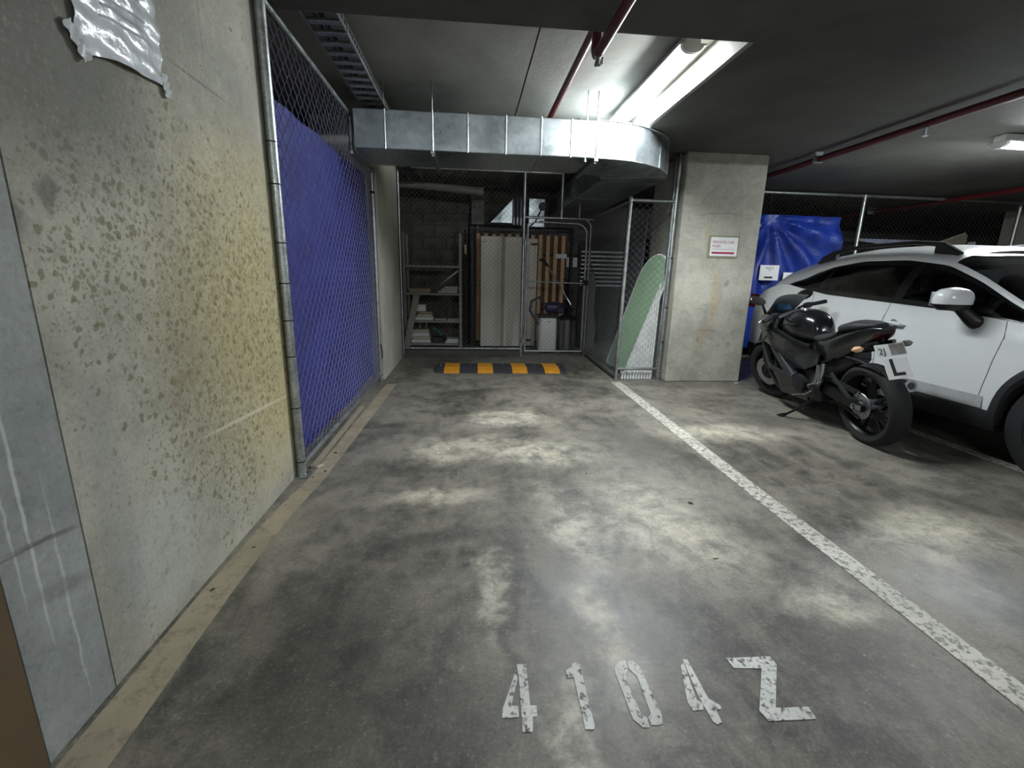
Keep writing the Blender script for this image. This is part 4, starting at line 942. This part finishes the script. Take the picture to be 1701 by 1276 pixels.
# cladding round the arches and along the sill
for sd in (-1, 1):
    mb = MB(); V = []; F = []
    for i, s in enumerate(ST):
        z0, z1 = zlo(s), zcl(s)
        for q in range(4):
            z = z0 + (z1 - z0) * q / 3; V.append((sd * (side_w(s, z) + (.006, .022, .020, .004)[q]), s, z))
        V.append((sd * (side_w(s, z0) - .12), s, z0 + .005))
    for i in range(len(ST) - 1):
        for q in range(3): F.append((i * 5 + q, i * 5 + 5 + q, i * 5 + 6 + q, i * 5 + 1 + q))
        F.append((i * 5, i * 5 + 5, i * 5 + 9, i * 5 + 4))
    mb.add(V, F)
    part('cladding', mb, CLAD, car, True)
part('underbody', MB().box(-.74, -.82, .24, .74, 3.46, .30).box(-.60, .45, .30, .60, 2.2, .36), CLAD, car)
for sd in (-1, 1):
    mb = MB().add([(sd * (side_w(s, z) + o_), s, z) for s in [.50 + i * .03 for i in range(56)] for z, o_ in ((.372, .010), (.455, .004))], [(2 * i, 2 * i + 2, 2 * i + 3, 2 * i + 1) for i in range(55)])
    part('sill_shade_band', mb, mat('grey_sill_shade', '#a9acaa', .4), car, True)  # grey band puts the shade of the inturned door bottom into colour
for c in (0, WB):   # inner arch liners
    for sd in (-1, 1):
        part('arch_liner', MB().lathe([(.40, sd * .60), (.40, sd * .86)], (0, c, .335), 'X', 20, 0 - .2, math.pi + .2), BLACK, car)
        part('arch_liner', MB().lathe([(.02, sd * .60), (.40, sd * .60)], (0, c, .335), 'X', 20, 0 - .2, math.pi + .2), BLACK, car)
def seamline(pts, r=.004):   # (s,z) polyline on the body side
    m_ = MB()
    for sd in (-1, 1):
        Q = []
        for (a, za), (b, zb_) in zip(pts, pts[1:]):
            for k in range(8): Q.append((a + (b - a) * k / 8, za + (zb_ - za) * k / 8))
        Q.append(pts[-1]); m_.tube([(sd * (side_w(s, z) - .001), s, z) for s, z in Q], r, 5)
    return m_
SEAMM = mat('panel_gap', '#55585a', .7)
for pts in ([(1.385, 1.03), (1.40, .85), (1.40, .42)], [(.50, .965), (.47, .86), (.50, .62), (.54, .40)], [(2.28, 1.075), (2.24, .9), (2.12, .74), (2.05, .42)], [(.54, .385), (1.4, .39), (2.05, .40)]):
    part('panel_gap', seamline(pts, .0032), SEAMM, car)
for s in (1.28, 2.10):
    for sd in (-1, 1):
        w0 = side_w(s, .86)
        hd = part('door_handle', MB().tube([(sd * (w0 - .01), s - .11, .865), (sd * (w0 + .028), s - .08, .87), (sd * (w0 + .034), s, .875), (sd * (w0 + .028), s + .08, .87), (sd * (w0 - .01), s + .11, .865)], [.010, .014, .016, .014, .010], 8), CARW, car, True)
        part('recess', MB().lathe([(0, 0), (.035, .0), (.04, -.006)], (sd * (w0 + .003), s, .865), 'X', 14), mat('handle_recess', '#8f9392', .5), hd, True)
for sd in (-1, 1):
    w0 = side_w(.16, .80)
    part('side_repeater', MB().lathe([(0, 0), (.02, -.002 * sd), (.022, -.006 * sd)], (sd * (w0 + .004), .30, .78), 'X', 12), mat('pale_lens', '#d9cfc0', .2), car, True)
    # door mirror
    mx, ms, mz = sd * (side_w(.74, .98) + .16), .74, 1.09
    def ell(c, rx, ry, rz, z0, z1, sq=2.6):
        out = []
        for k in range(9):
            t_ = z0 + (z1 - z0) * k / 8; kk = max(0.02, 1 - abs(t_) ** sq) ** (1 / sq)
            out.append([(c[0] + rx * kk * math.copysign(abs(math.cos(a)) ** .75, math.cos(a)), c[1] + ry * kk * math.copysign(abs(math.sin(a)) ** .75, math.sin(a)), c[2] + rz * t_) for a in [q / 18 * 2 * math.pi for q in range(18)]])
        return out
    dm = part('door_mirror', MB().loft(ell((mx, ms, mz), .128, .075, .085, -.35, 1)), CARW, car, True)
    part('lower_shell', MB().loft(ell((mx, ms, mz), .126, .073, .085, -.85, -.35)), BLACK, dm, True)
    part('mirror_glass', MB().box(mx - .10, ms + .068, mz - .045, mx + .10, ms + .078, mz + .055, .004), CHROME, dm)
    part('stalk', MB().tube([(sd * (side_w(.70, .93) - .03), .68, .93), (sd * (side_w(.7, .93) + .03), .69, .96), (mx - sd * .06, ms, mz - .05)], [.055, .045, .035], 10), BLACK, dm, True)
    # roof rails
    rr_ = [(sd * .575, 1.14, 1.425), (sd * .575, 1.28, 1.505), (sd * .57, 1.55, 1.535), (sd * .565, 2.1, 1.53), (sd * .56, 2.45, 1.485), (sd * .56, 2.60, 1.43)]
    rl = part('roof_rail', MB().tube(rr_, [.020, .022, .018, .018, .022, .02], 8), CLAD, car, True)
    part('rail_foot', MB().prism([(1.10, 1.38), (1.34, 1.44), (1.34, 1.52), (1.26, 1.51)], lambda a, b: (sd * .555, a, b), lambda a, b: (sd * .595, a, b)), CLAD, rl)
    part('rail_foot', MB().prism([(2.40, 1.42), (2.66, 1.38), (2.58, 1.44), (2.40, 1.50)], lambda a, b: (sd * .545, a, b), lambda a, b: (sd * .58, a, b)), CLAD, rl)
    # lamps
    part('headlamp', MB().loft([[(sd * x, s, z) for x, z in ((.46, .64), (.70, .66), (.70, .74), (.50, .72))] for s in (-.80,)] + [[(sd * x, s, z) for x, z in ((.42, .645), (.60, .66), (.60, .715), (.46, .705))] for s in (-.89,)]), mat('clear_lens', '#b9bfc2', .1, .4), car)
    part('tail_lamp', MB().prism([(.50, .80), (.80, .86), (.78, 1.02), (.60, 1.0)], lambda a, b: (sd * a, 3.36, b), lambda a, b: (sd * a * .97, 3.50, b)), mat('red_lens', '#7c1114', .15), car)
part('grille', MB().prism([(-.40, .62), (.40, .62), (.34, .76), (-.34, .76)], lambda a, b: (a, -.905, b), lambda a, b: (a, -.86, b)), BLACK, car)
part('bumper_intake', MB().prism([(-.52, .36), (.52, .36), (.46, .52), (-.46, .52)], lambda a, b: (a, -.90, b), lambda a, b: (a, -.84, b)), CLAD, car)
part('number_plate', MB().box(-.19, -.915, .53, .19, -.905, .62), PAPER, car)
part('front_skirt', MB().box(-.60, -.885, .30, .60, -.80, .43, .01), CLAD, car); part('rear_skirt', MB().box(-.66, 3.44, .32, .66, 3.55, .46, .01), CLAD, car)
# wheels
for c in (0, WB):
    for sd in (-1, 1):
        x = sd * .785
        wh = part('wheel', MB().lathe([(.225, -.105), (.30, -.108), (.332, -.09), (.34, -.05), (.34, .05), (.332, .09), (.30, .108), (.225, .105)], (x, c, .34), 'X', 44), TYRE, car, True)
        part('rim', MB().lathe([(.226, -.10), (.215, -.06), (.21, .0), (.215, .06), (.226, .10)], (x, c, .34), 'X', 40), ALU, wh, True)
        part('brake_disc', MB().lathe([(.0, 0), (.145, 0), (.145, .012), (0, .012)], (x + sd * .02, c, .34), 'X', 24), mat('dark_disc', '#3a3a3c', .5, .6), wh)
        mb = MB()
        for k in range(5):
            a = k * 2 * math.pi / 5 + .3
            for da in (-.13, .13):
                p0 = (x + sd * .085, c + .04 * math.cos(a), .34 + .04 * math.sin(a)); p1 = (x + sd * .075, c + .218 * math.cos(a + da), .34 + .218 * math.sin(a + da))
                mb.bar(p0, p1, .03, .022, (1, 0, 0))
        part('spokes', mb, ALU, wh); part('hub_cap', MB().lathe([(0, sd * .098), (.045, sd * .096), (.055, sd * .08)], (x, c, .34), 'X', 18), ALU, wh, True)
# cabin
cb_ = part('cabin_lining', MB().loft([[(w_ * .985 - .03 if w_ > 0 else w_ * .985 + .03, s, z) for w_, z in [(-side_w(s, .42), .42), (-side_w(s, zb(s) - .03), zb(s) - .03)]] for s in [.40 + .1 * k for k in range(26)]], False, False), TRIM, car)
part('cabin_lining', MB().loft([[(side_w(s, z) * .985 - .03, s, z) for z in (.42, zb(s) - .03)] for s in [.40 + .1 * k for k in range(26)]], False, False), TRIM, car)
part('cabin_floor', MB().box(-.72, .4, .37, .72, 3.2, .42), TRIM, car)
part('dashboard', MB().box(-.72, .36, .70, .72, .78, .965, .04), TRIM, car); part('parcel_shelf', MB().box(-.68, 2.55, .95, .68, 3.1, .97), TRIM, car)
for x in (-.37, .37):
    for s, b_ in ((1.25, .2), (2.05, .16)):
        st = part('seat', MB().box(x - .25, s - .36, .45, x + .25, s + .12, .60, .05), SEAT, car, True)
        part('backrest', MB().loft([[(x + u * .24 * k, s + .06 + q + d_ * .06, z) for u, d_ in ((-1, -1), (1, -1), (1, 1), (-1, 1))] for z, q, k in ((.52, 0, 1), (.85, .07, 1), (1.08, .13, .85))]), SEAT, st, True)
        part('headrest', MB().loft(ell((x, s + .22, 1.19), .13, .06, .10, -.98, .98)), SEAT, st, True)
part('steering_wheel', MB().tube([(-.37 + .18 * math.cos(a), .86 + .06 * math.sin(a), .95 + .165 * math.sin(a)) for a in [k / 20 * 2 * math.pi for k in range(21)]], .015, 8), BLACK, car, True)

# ------------------------------------------------------------------ motorcycle
BLKP = mat('gloss_black_fairing', '#111314', .22, var=.2, coat=.5); MATP = mat('satin_black_plastic', '#131416', .5, var=.2); GREYP = mat('dark_grey_panel', '#2a2c2e', .4, var=.1)
bk = thing('motorcycle', (3.045, 3.06, .0), 'black sports motorcycle on its side stand with a yellow free L plate'.replace('a yellow free ', 'an '), 'motorcycle', rot=(0, R(-9), R(-6)))
def wheel(c, rad, hw, fx, name, disc_x, disc_r):
    rim = rad - .085
    prof = [(rim, -hw * .75)] + [(rad - .055 + .055 * math.cos(a) ** .8 if abs(a) < math.pi / 2 else rim, hw * math.sin(a)) for a in [-1.45 + k * 2.9 / 12 for k in range(13)]] + [(rim, hw * .75)]
    ty = part(name, fx(MB().lathe(prof, c, 'X', 48)), RUBBER, bk, True)
    part('rim', fx(MB().lathe([(rim + .004, -hw * .8), (rim - .012, -hw * .5), (rim - .02, 0), (rim - .012, hw * .5), (rim + .004, hw * .8)], c, 'X', 40)), BLKSTEEL, ty, True)
    mb = MB()
    for k in range(5):
        a = k * 2 * math.pi / 5 + .2
        for da in (-.16, .16):
            mb.bar((c[0], c[1] + .04 * math.cos(a), c[2] + .04 * math.sin(a)), (c[0], c[1] + (rim - .01) * math.cos(a + da), c[2] + (rim - .01) * math.sin(a + da)), .022, .03, (1, 0, 0))
    part('spokes', fx(mb), BLKSTEEL, ty)
    part('hub', fx(MB().lathe([(0, -hw - .02), (.03, -hw - .02), (.045, -hw * .6), (.045, hw * .6), (.03, hw + .02), (0, hw + .02)], c, 'X', 18)), ALU, ty, True)
    part('brake_disc', fx(MB().lathe([(disc_r * .55, disc_x - .003), (disc_r, disc_x - .003), (disc_r, disc_x + .003), (disc_r * .55, disc_x + .003), (disc_r * .55, disc_x - .003)], c, 'X', 32)), STEEL, ty)
    return ty
idf = lambda m_: m_
wheel((0, 0, .312), .312, .074, idf, 'rear_wheel', .075, .11)
part('sprocket', MB().lathe([(.05, -.088), (.098, -.088), (.102, -.084), (.098, -.080), (.05, -.080), (.05, -.088)], (0, 0, .312), 'X', 32), ALU, bk)
mb = MB()
for k in range(5): a = k * 2 * math.pi / 5; mb.bar((-.084, .02 * math.cos(a), .312 + .02 * math.sin(a)), (-.084, .08 * math.cos(a), .312 + .08 * math.sin(a)), .02, .008, (1, 0, 0))
part('sprocket_carrier', mb, ALU, bk)
part('chain', MB().tube([(-.092, .0, .412), (-.092, .50, .43), (-.092, .545, .395), (-.092, .50, .36), (-.092, 0, .212)], .008, 6), mat('chain_steel', '#55534e', .5, .7), bk)
for sd in (-1, 1):
    sw = part('swingarm', MB().prism([(-.07, .29), (.04, .285), (.50, .34), (.54, .39), (.50, .43), (.22, .385), (.02, .345), (-.07, .335)], lambda a, b: (sd * .098, a, b), lambda a, b: (sd * .128, a, b)), BLKSTEEL, bk)
    part('brace', MB().bar((sd * .113, .30, .50), (sd * .113, .05, .335), .018, .026), GREYP, sw)
    part('axle_block', MB().box(sd * .113 - .022, -.065, .295, sd * .113 + .022, .035, .33, .004), ALU, sw); part('axle_nut', MB().lathe([(0, sd * .15), (.016, sd * .15), (.018, sd * .128)], (0, 0, .312), 'X', 6), CHROME, sw)
part('chain_guard', MB().prism([(.02, .42), (.40, .47), (.42, .455), (.04, .40)], lambda a, b: (-.11, a, b), lambda a, b: (-.075, a, b)), MATP, bk)
part('rear_shock', MB().tube([(0, .42, .40), (0, .36, .68)], .03, 10), ALU, bk, True)
part('hugger', MB().lathe([(.335, -.07), (.345, 0), (.335, .07)], (0, 0, .312), 'X', 14, R(20), R(75)), MATP, bk, True)
# engine and frame
eng = part('engine', MB().box(-.15, .40, .23, .15, .78, .50, .03).obox((0, .82, .50), (.12, 0, 0), (0, .10, .04), (0, -.05, .14)), mat('engine_black', '#2a2b2c', .45, .4), bk, True)
for sd in (-1, 1):
    part('engine_cover', MB().lathe([(0, sd * .205), (.06, sd * .205), (.085, sd * .19), (.09, sd * .15)], (0, .62, .36), 'X', 24), MATP, eng, True)
    part('engine_cover', MB().lathe([(0, sd * .185), (.045, sd * .185), (.06, sd * .15)], (0, .44, .36), 'X', 20), MATP, eng, True)
    part('frame_rail', MB().tube([(sd * .03, 1.10, .80), (sd * .10, .98, .68), (sd * .12, .75, .58), (sd * .125, .55, .47), (sd * .125, .50, .38)], [.03, .028, .026, .026, .03], 10), BLKSTEEL, bk, True)
    part('subframe', MB().tube([(sd * .12, .56, .56), (sd * .09, .2, .72), (sd * .06, -.1, .80)], .014, 8), BLKSTEEL, bk, True)
    # rear-set bracket, pegs and pedals
    rs = part('rearset', MB().prism([(.33, .43), (.36, .56), (.39, .56), (.41, .46), (.47, .37), (.44, .32), (.37, .38)], lambda a, b: (sd * .155, a, b), lambda a, b: (sd * .17, a, b)), ALU, bk)
    part('heel_guard', MB().lathe([(.0, 0), (.02, 0), (.022, .004 * sd), (.014, .008 * sd)], (sd * .171, .38, .42), 'X', 14), CHROME, rs, True)
    part('footpeg', MB().tube([(sd * .165, .40, .40), (sd * .24, .39, .395)], .012, 8), ALU, rs, True)
    part('passenger_peg', MB().tube([(sd * .15, .33, .58), (sd * .165, .32, .51), (sd * .18, .315, .47)], [.018, .02, .014], 8), ALU, rs, True)
    part('pedal', MB().tube([(sd * .175, .42, .345), (sd * .20, .50, .29), (sd * .21, .56, .28), (sd * .265, .58, .277)], [.009, .009, .011, .009], 8), CHROME, rs, True)
ss = part('side_stand', MB().tube([(-.12, .46, .26), (-.20, .56, .15), (-.295, .66, .055)], [.014, .012, .010], 8), BLKSTEEL, bk, True)
part('stand_foot', MB().obox((-.305, .68, .052), (.03, .0, .0047), (0, .035, 0), (-.0006, 0, .004)), BLKSTEEL, ss); part('stand_tang', MB().tube([(-.26, .62, .09), (-.33, .59, .10)], .006, 6), BLKSTEEL, ss)
# exhaust
mf = part('muffler', MB().tube([(.15, .50, .26), (.16, .42, .30), (.165, .34, .345), (.18, .18, .39), (.185, -.04, .44), (.186, -.09, .452)], [.026, .032, .048, .055, .055, .046], 16), mat('muffler_black', '#2c2d2e', .35, .6), bk, True)
part('end_cap', MB().tube([(.186, -.085, .451), (.1865, -.11, .457)], [.048, .045], 18), ALU, mf, True); part('tail_hole', MB().tube([(.1865, -.108, .4565), (.1866, -.113, .4577)], .026, 14), BLACK, mf)
# tank, seats, tail
def rings_y(data, n=20, p=2.6):
    out = []
    for y_, hw, z0, z1, *rest in data:
        q = rest[0] if rest else p
        out.append([(hw * math.copysign(abs(math.cos(a)) ** (2 / q), math.cos(a)), y_, (z0 + z1) / 2 + (z1 - z0) / 2 * math.copysign(abs(math.sin(a)) ** (2 / q), math.sin(a))) for a in [k / n * 2 * math.pi for k in range(n)]])
    return out
tk = part('fuel_tank', MB().loft(rings_y([(.545, .05, .70, .80), (.56, .085, .68, .875), (.60, .11, .67, .925), (.68, .135, .66, .955), (.80, .155, .66, .965), (.92, .15, .68, .945), (1.0, .12, .71, .90), (1.05, .06, .75, .85)])), BLKP, bk, True)
part('filler_cap', MB().lathe([(0, .974), (.03, .973), (.036, .966), (.037, .955)], (0, .82, 0), n=18), ALU, tk, True)
for sd in (-1, 1): part('tank_highlight_ridge', MB().tube([(sd * .150, .72, .86), (sd * .158, .86, .845), (sd * .135, .98, .82)], .006, 6), BLKP, tk, True)
part('rider_seat', MB().loft(rings_y([(.60, .075, .72, .775), (.52, .105, .715, .785), (.42, .125, .73, .80), (.33, .12, .76, .825), (.28, .09, .80, .85)])), mat('seat_vinyl', '#232425', .6, var=.1), bk, True)
part('pillion_seat', MB().loft(rings_y([(.30, .06, .82, .845), (.26, .095, .83, .90), (.16, .10, .85, .93), (.04, .09, .88, .935), (-.06, .05, .905, .93)])), mat('seat_vinyl', '#232425', .6, var=.1), bk, True)
tl = part('tail_cowl', MB().loft(rings_y([(.58, .09, .50, .74, 4), (.45, .125, .52, .775, 4), (.30, .13, .58, .805, 4), (.16, .12, .66, .855, 4), (.04, .10, .74, .895, 4), (-.06, .075, .81, .915, 4), (-.12, .05, .86, .91, 4)])), BLKP, bk, True)
part('tail_light', MB().loft(rings_y([(.0, .085, .77, .84, 4), (-.09, .066, .83, .87, 4), (-.124, .045, .862, .885, 4)])), mat('red_tail_lens', '#2a080c', .2), tl, True)
part('under_tail', MB().tube([(0, .10, .74), (0, -.02, .77), (0, -.09, .75), (0, -.125, .71)], [.05, .045, .03, .02], 8), MATP, tl, True)
part('under_tray', MB().loft(rings_y([(.42, .10, .42, .60, 4), (.28, .09, .48, .66, 4), (.12, .07, .60, .70, 4)])), MATP, bk)
part('inner_mudguard', MB().tube([(-.09, .16, .66), (-.09, .0, .655), (-.06, -.15, .60)], .010, 6), MATP, bk)
# plates (face rearwards, tilted)
tilt = R(28)
def plate_f(cy, cz, off): return lambda u, v: (u, cy - v * math.sin(-tilt) * 1.0 - off * math.cos(tilt), cz + v * math.cos(tilt) - off * math.sin(tilt) * 0)
PY, PZ = -.145, .752
npf = lambda o_: plate_f(PY, PZ, o_)
def rect(u0, v0, u1, v1, fn): return MB().prism([(u0, v0), (u1, v0), (u1, v1), (u0, v1)], fn(0.0), fn(.004))
rp_ = part('registration_plate', rect(-.10, -.045, .10, .045, npf), PAPER, bk)
part('smeared_characters', rect(-.005, -.036, .094, .040, lambda o_: npf(o_ + .003)), mat('plate_smear', '#8b8583', .5, scale=40, var=.3), rp_)  # grey patch standing in for the plate's smeared characters
part('lettering', text_mb('2J', .066, lambda u, v: npf(.0075)(u - .086, v - .026), 'LEFT'), INKK, rp_)
lpf = lambda o_: plate_f(PY - .068, PZ - .118, o_ - .004)
lp_ = part('learner_plate', rect(-.075, -.075, .09, .075, lpf), PAPER, bk)
part('lettering', MB().prism([(-.035, .07), (-.012, .07), (-.012, -.030), (.045, -.030), (.045, -.052), (-.035, -.052)], lpf(.0045), lpf(.0055)), INKK, lp_)

for sd in (-1, 1):
    ind = part('indicator', MB().loft([[(sd * (.135 + u), -.07 + r_ * math.cos(a), .765 + r_ * .85 * math.sin(a)) for a in [k / 12 * 2 * math.pi for k in range(12)]] for u, r_ in ((0, .012), (.02, .026), (.05, .026), (.075, .006))]), mat('amber_lens', '#cda27c', .2) if sd < 0 else mat('smoke_lens', '#6b6560', .2), bk, True)
    part('stalk', MB().tube([(sd * .03, -.05, .77), (sd * .14, -.07, .765)], .010, 8), MATP, ind, True)
# fairings
def fx_(y_, z): return .215 - 1.15 * max(0, y_ - 1.14) ** 1.6 - (.05 * max(0, (.42 - z) / .2)) - .25 * max(0, .62 - y_)
def plate(name, poly, m_, inset=0., th=.022, parent=None):
    for sd in (-1, 1): part(name, MB().prism(poly, lambda a, b: (sd * (fx_(a, b) - inset - th), a, b), lambda a, b: (sd * (fx_(a, b) - inset), a, b)), m_, parent or bk)
plate('upper_fairing', [(1.42, .74), (1.34, .80), (1.12, .80), (.98, .77), (.80, .735), (.56, .70), (.38, .65), (.40, .56), (.52, .50), (.66, .49), (.84, .58), (1.0, .63), (1.29, .65)], BLKP)
plate('tank_side_panel', [(1.02, .80), (.92, .78), (.70, .73), (.52, .70), (.52, .66), (.70, .68), (.90, .74), (1.03, .78)], MATP, .03)
plate('lower_fairing', [(1.31, .655), (1.26, .66), (1.06, .47), (.90, .39), (.66, .385), (.60, .40), (.53, .33), (.56, .20), (.94, .19), (1.06, .26), (1.19, .45)], BLKP, .008)
plate('fairing_trim', [(1.315, .655), (1.285, .66), (1.04, .445), (.66, .405), (.66, .375), (1.06, .41)], GREYP, -.004, .02)
plate('vent_blade', [(1.04, .62), (.99, .625), (.71, .40), (.78, .40)], GREYP, .004)
plate('vent_blade', [(.93, .60), (.89, .60), (.66, .43), (.69, .405)], mat('mid_grey_panel', '#55585a', .4), .010)
plate('vent_blade', [(.83, .575), (.79, .565), (.62, .45), (.645, .425)], GREYP, .014)
plate('inner_panel', [(1.25, .65), (.55, .62), (.50, .42), (.62, .36), (1.0, .36)], BLACK, .06)
part('nose', MB().loft(rings_y([(1.14, .165, .72, .93, 3), (1.26, .16, .70, .93, 3), (1.38, .13, .69, .90, 3), (1.46, .085, .70, .84, 3), (1.50, .03, .73, .79, 3)])), BLKP, bk, True)
def scr(u, v):
    a = (u - .5) * 2; y_ = 1.40 - v * .27 - .12 * a * a * (1 - .3 * v); return (a * (.13 + .02 * v) , y_, .905 + v * .175 - .02 * a * a)
part('windscreen', MB().sheet(scr, 18, 10, (0, -.003, -.002)), mat('smoke_screen', '#8a8c8e', .4), bk, True)
for sd in (-1, 1): part('headlamp', MB().prism([(.03, .78), (.10, .80), (.115, .835), (.05, .81)], lambda a, b: (sd * a, 1.497 - a * .6, b), lambda a, b: (sd * a, 1.45 - a * .6, b)), mat('clear_lens', '#b9bfc2', .1, .4), bk)
part('instrument_panel', MB().obox((0, 1.19, .955), (.06, 0, 0), (0, .014, .032), (0, -.018, .008)), mat('blue_reflection_tint', '#3b5a78', .15), bk)  # bluish reflection on the instruments is put into the base colour
# front end, steered to the left
head = Vector((0, 1.10, .87)); axis = Vector((0, -.46, .89)).normalized(); SM = Matrix.Translation(head) @ Matrix.Rotation(R(16), 4, axis) @ Matrix.Translation(-head)
def steer(m_): m_.v = [tuple(SM @ Vector(p)) for p in m_.v]; return m_
wheel((0, 1.38, .300), .300, .056, steer, 'front_wheel', -.075, .145)
for sd in (-1, 1):
    fk = part('fork_leg', steer(MB().tube([(sd * .098, 1.10, .90), (sd * .098, 1.24, .62)], .022, 12)), ALU, bk, True)
    part('slider', steer(MB().tube([(sd * .098, 1.225, .64), (sd * .098, 1.355, .33), (sd * .095, 1.38, .29)], [.028, .028, .024], 12)), BLKSTEEL, fk, True)
    hb_ = part('handlebar', steer(MB().tube([(sd * .10, 1.09, .925), (sd * .16, 1.08, .935), (sd * .34, 1.02, .925)], .012, 8)), BLKSTEEL, bk, True)
    part('grip', steer(MB().tube([(sd * .22, 1.06, .931), (sd * .35, 1.016, .925)], .018, 10)), RUBBER, hb_, True)
    part('switch_gear', steer(MB().box(sd * .19 - .03, 1.04, .91, sd * .19 + .03, 1.09, .955, .006)), MATP, hb_)
    part('lever', steer(MB().tube([(sd * .17, 1.11, .93), (sd * .24, 1.125, .925), (sd * .36, 1.07, .915)], [.008, .007, .006], 6)), ALU, hb_, True)
    ms_ = part('mirror', MB().loft([[(sd * (.225 + .075 * math.cos(a) * k), 1.22 + u + .02 * math.sin(a), 1.045 + .042 * math.sin(a) * k + .02 * math.cos(a) * k) for a in [q / 16 * 2 * math.pi for q in range(16)]] for u, k in ((0, 1), (.03, .95), (.06, .5))]), MATP, bk, True)
    part('mirror_glass', MB().loft([[(sd * (.225 + .068 * math.cos(a) * k), 1.219 + u + .02 * math.sin(a), 1.045 + .037 * math.sin(a) * k + .02 * math.cos(a) * k) for a in [q / 16 * 2 * math.pi for q in range(16)]] for u, k in ((0, 1), (-.003, .97))]), CHROME, ms_)
    part('stem', MB().tube([(sd * .10, 1.33, .90), (sd * .14, 1.29, .97), (sd * .18, 1.25, 1.035)], [.014, .011, .010], 8), MATP, ms_, True)
part('top_yoke', steer(MB().box(-.125, 1.06, .885, .125, 1.14, .915, .008)), ALU, bk); part('brake_hose', steer(MB().tube([(-.17, 1.10, .90), (-.2, 1.22, .78), (-.15, 1.28, .66), (-.1, 1.30, .5)], .006, 6)), ALU, bk, True)
part('front_mudguard', steer(MB().lathe([(.312, -.062), (.322, -.04), (.326, 0), (.322, .04), (.312, .062)], (0, 1.38, .30), 'X', 24, R(25), R(165))), BLKP, bk, True)
for sd in (-1,): part('brake_caliper', steer(MB().box(-.105, 1.27, .34, -.065, 1.33, .44, .01)), ALU, bk)
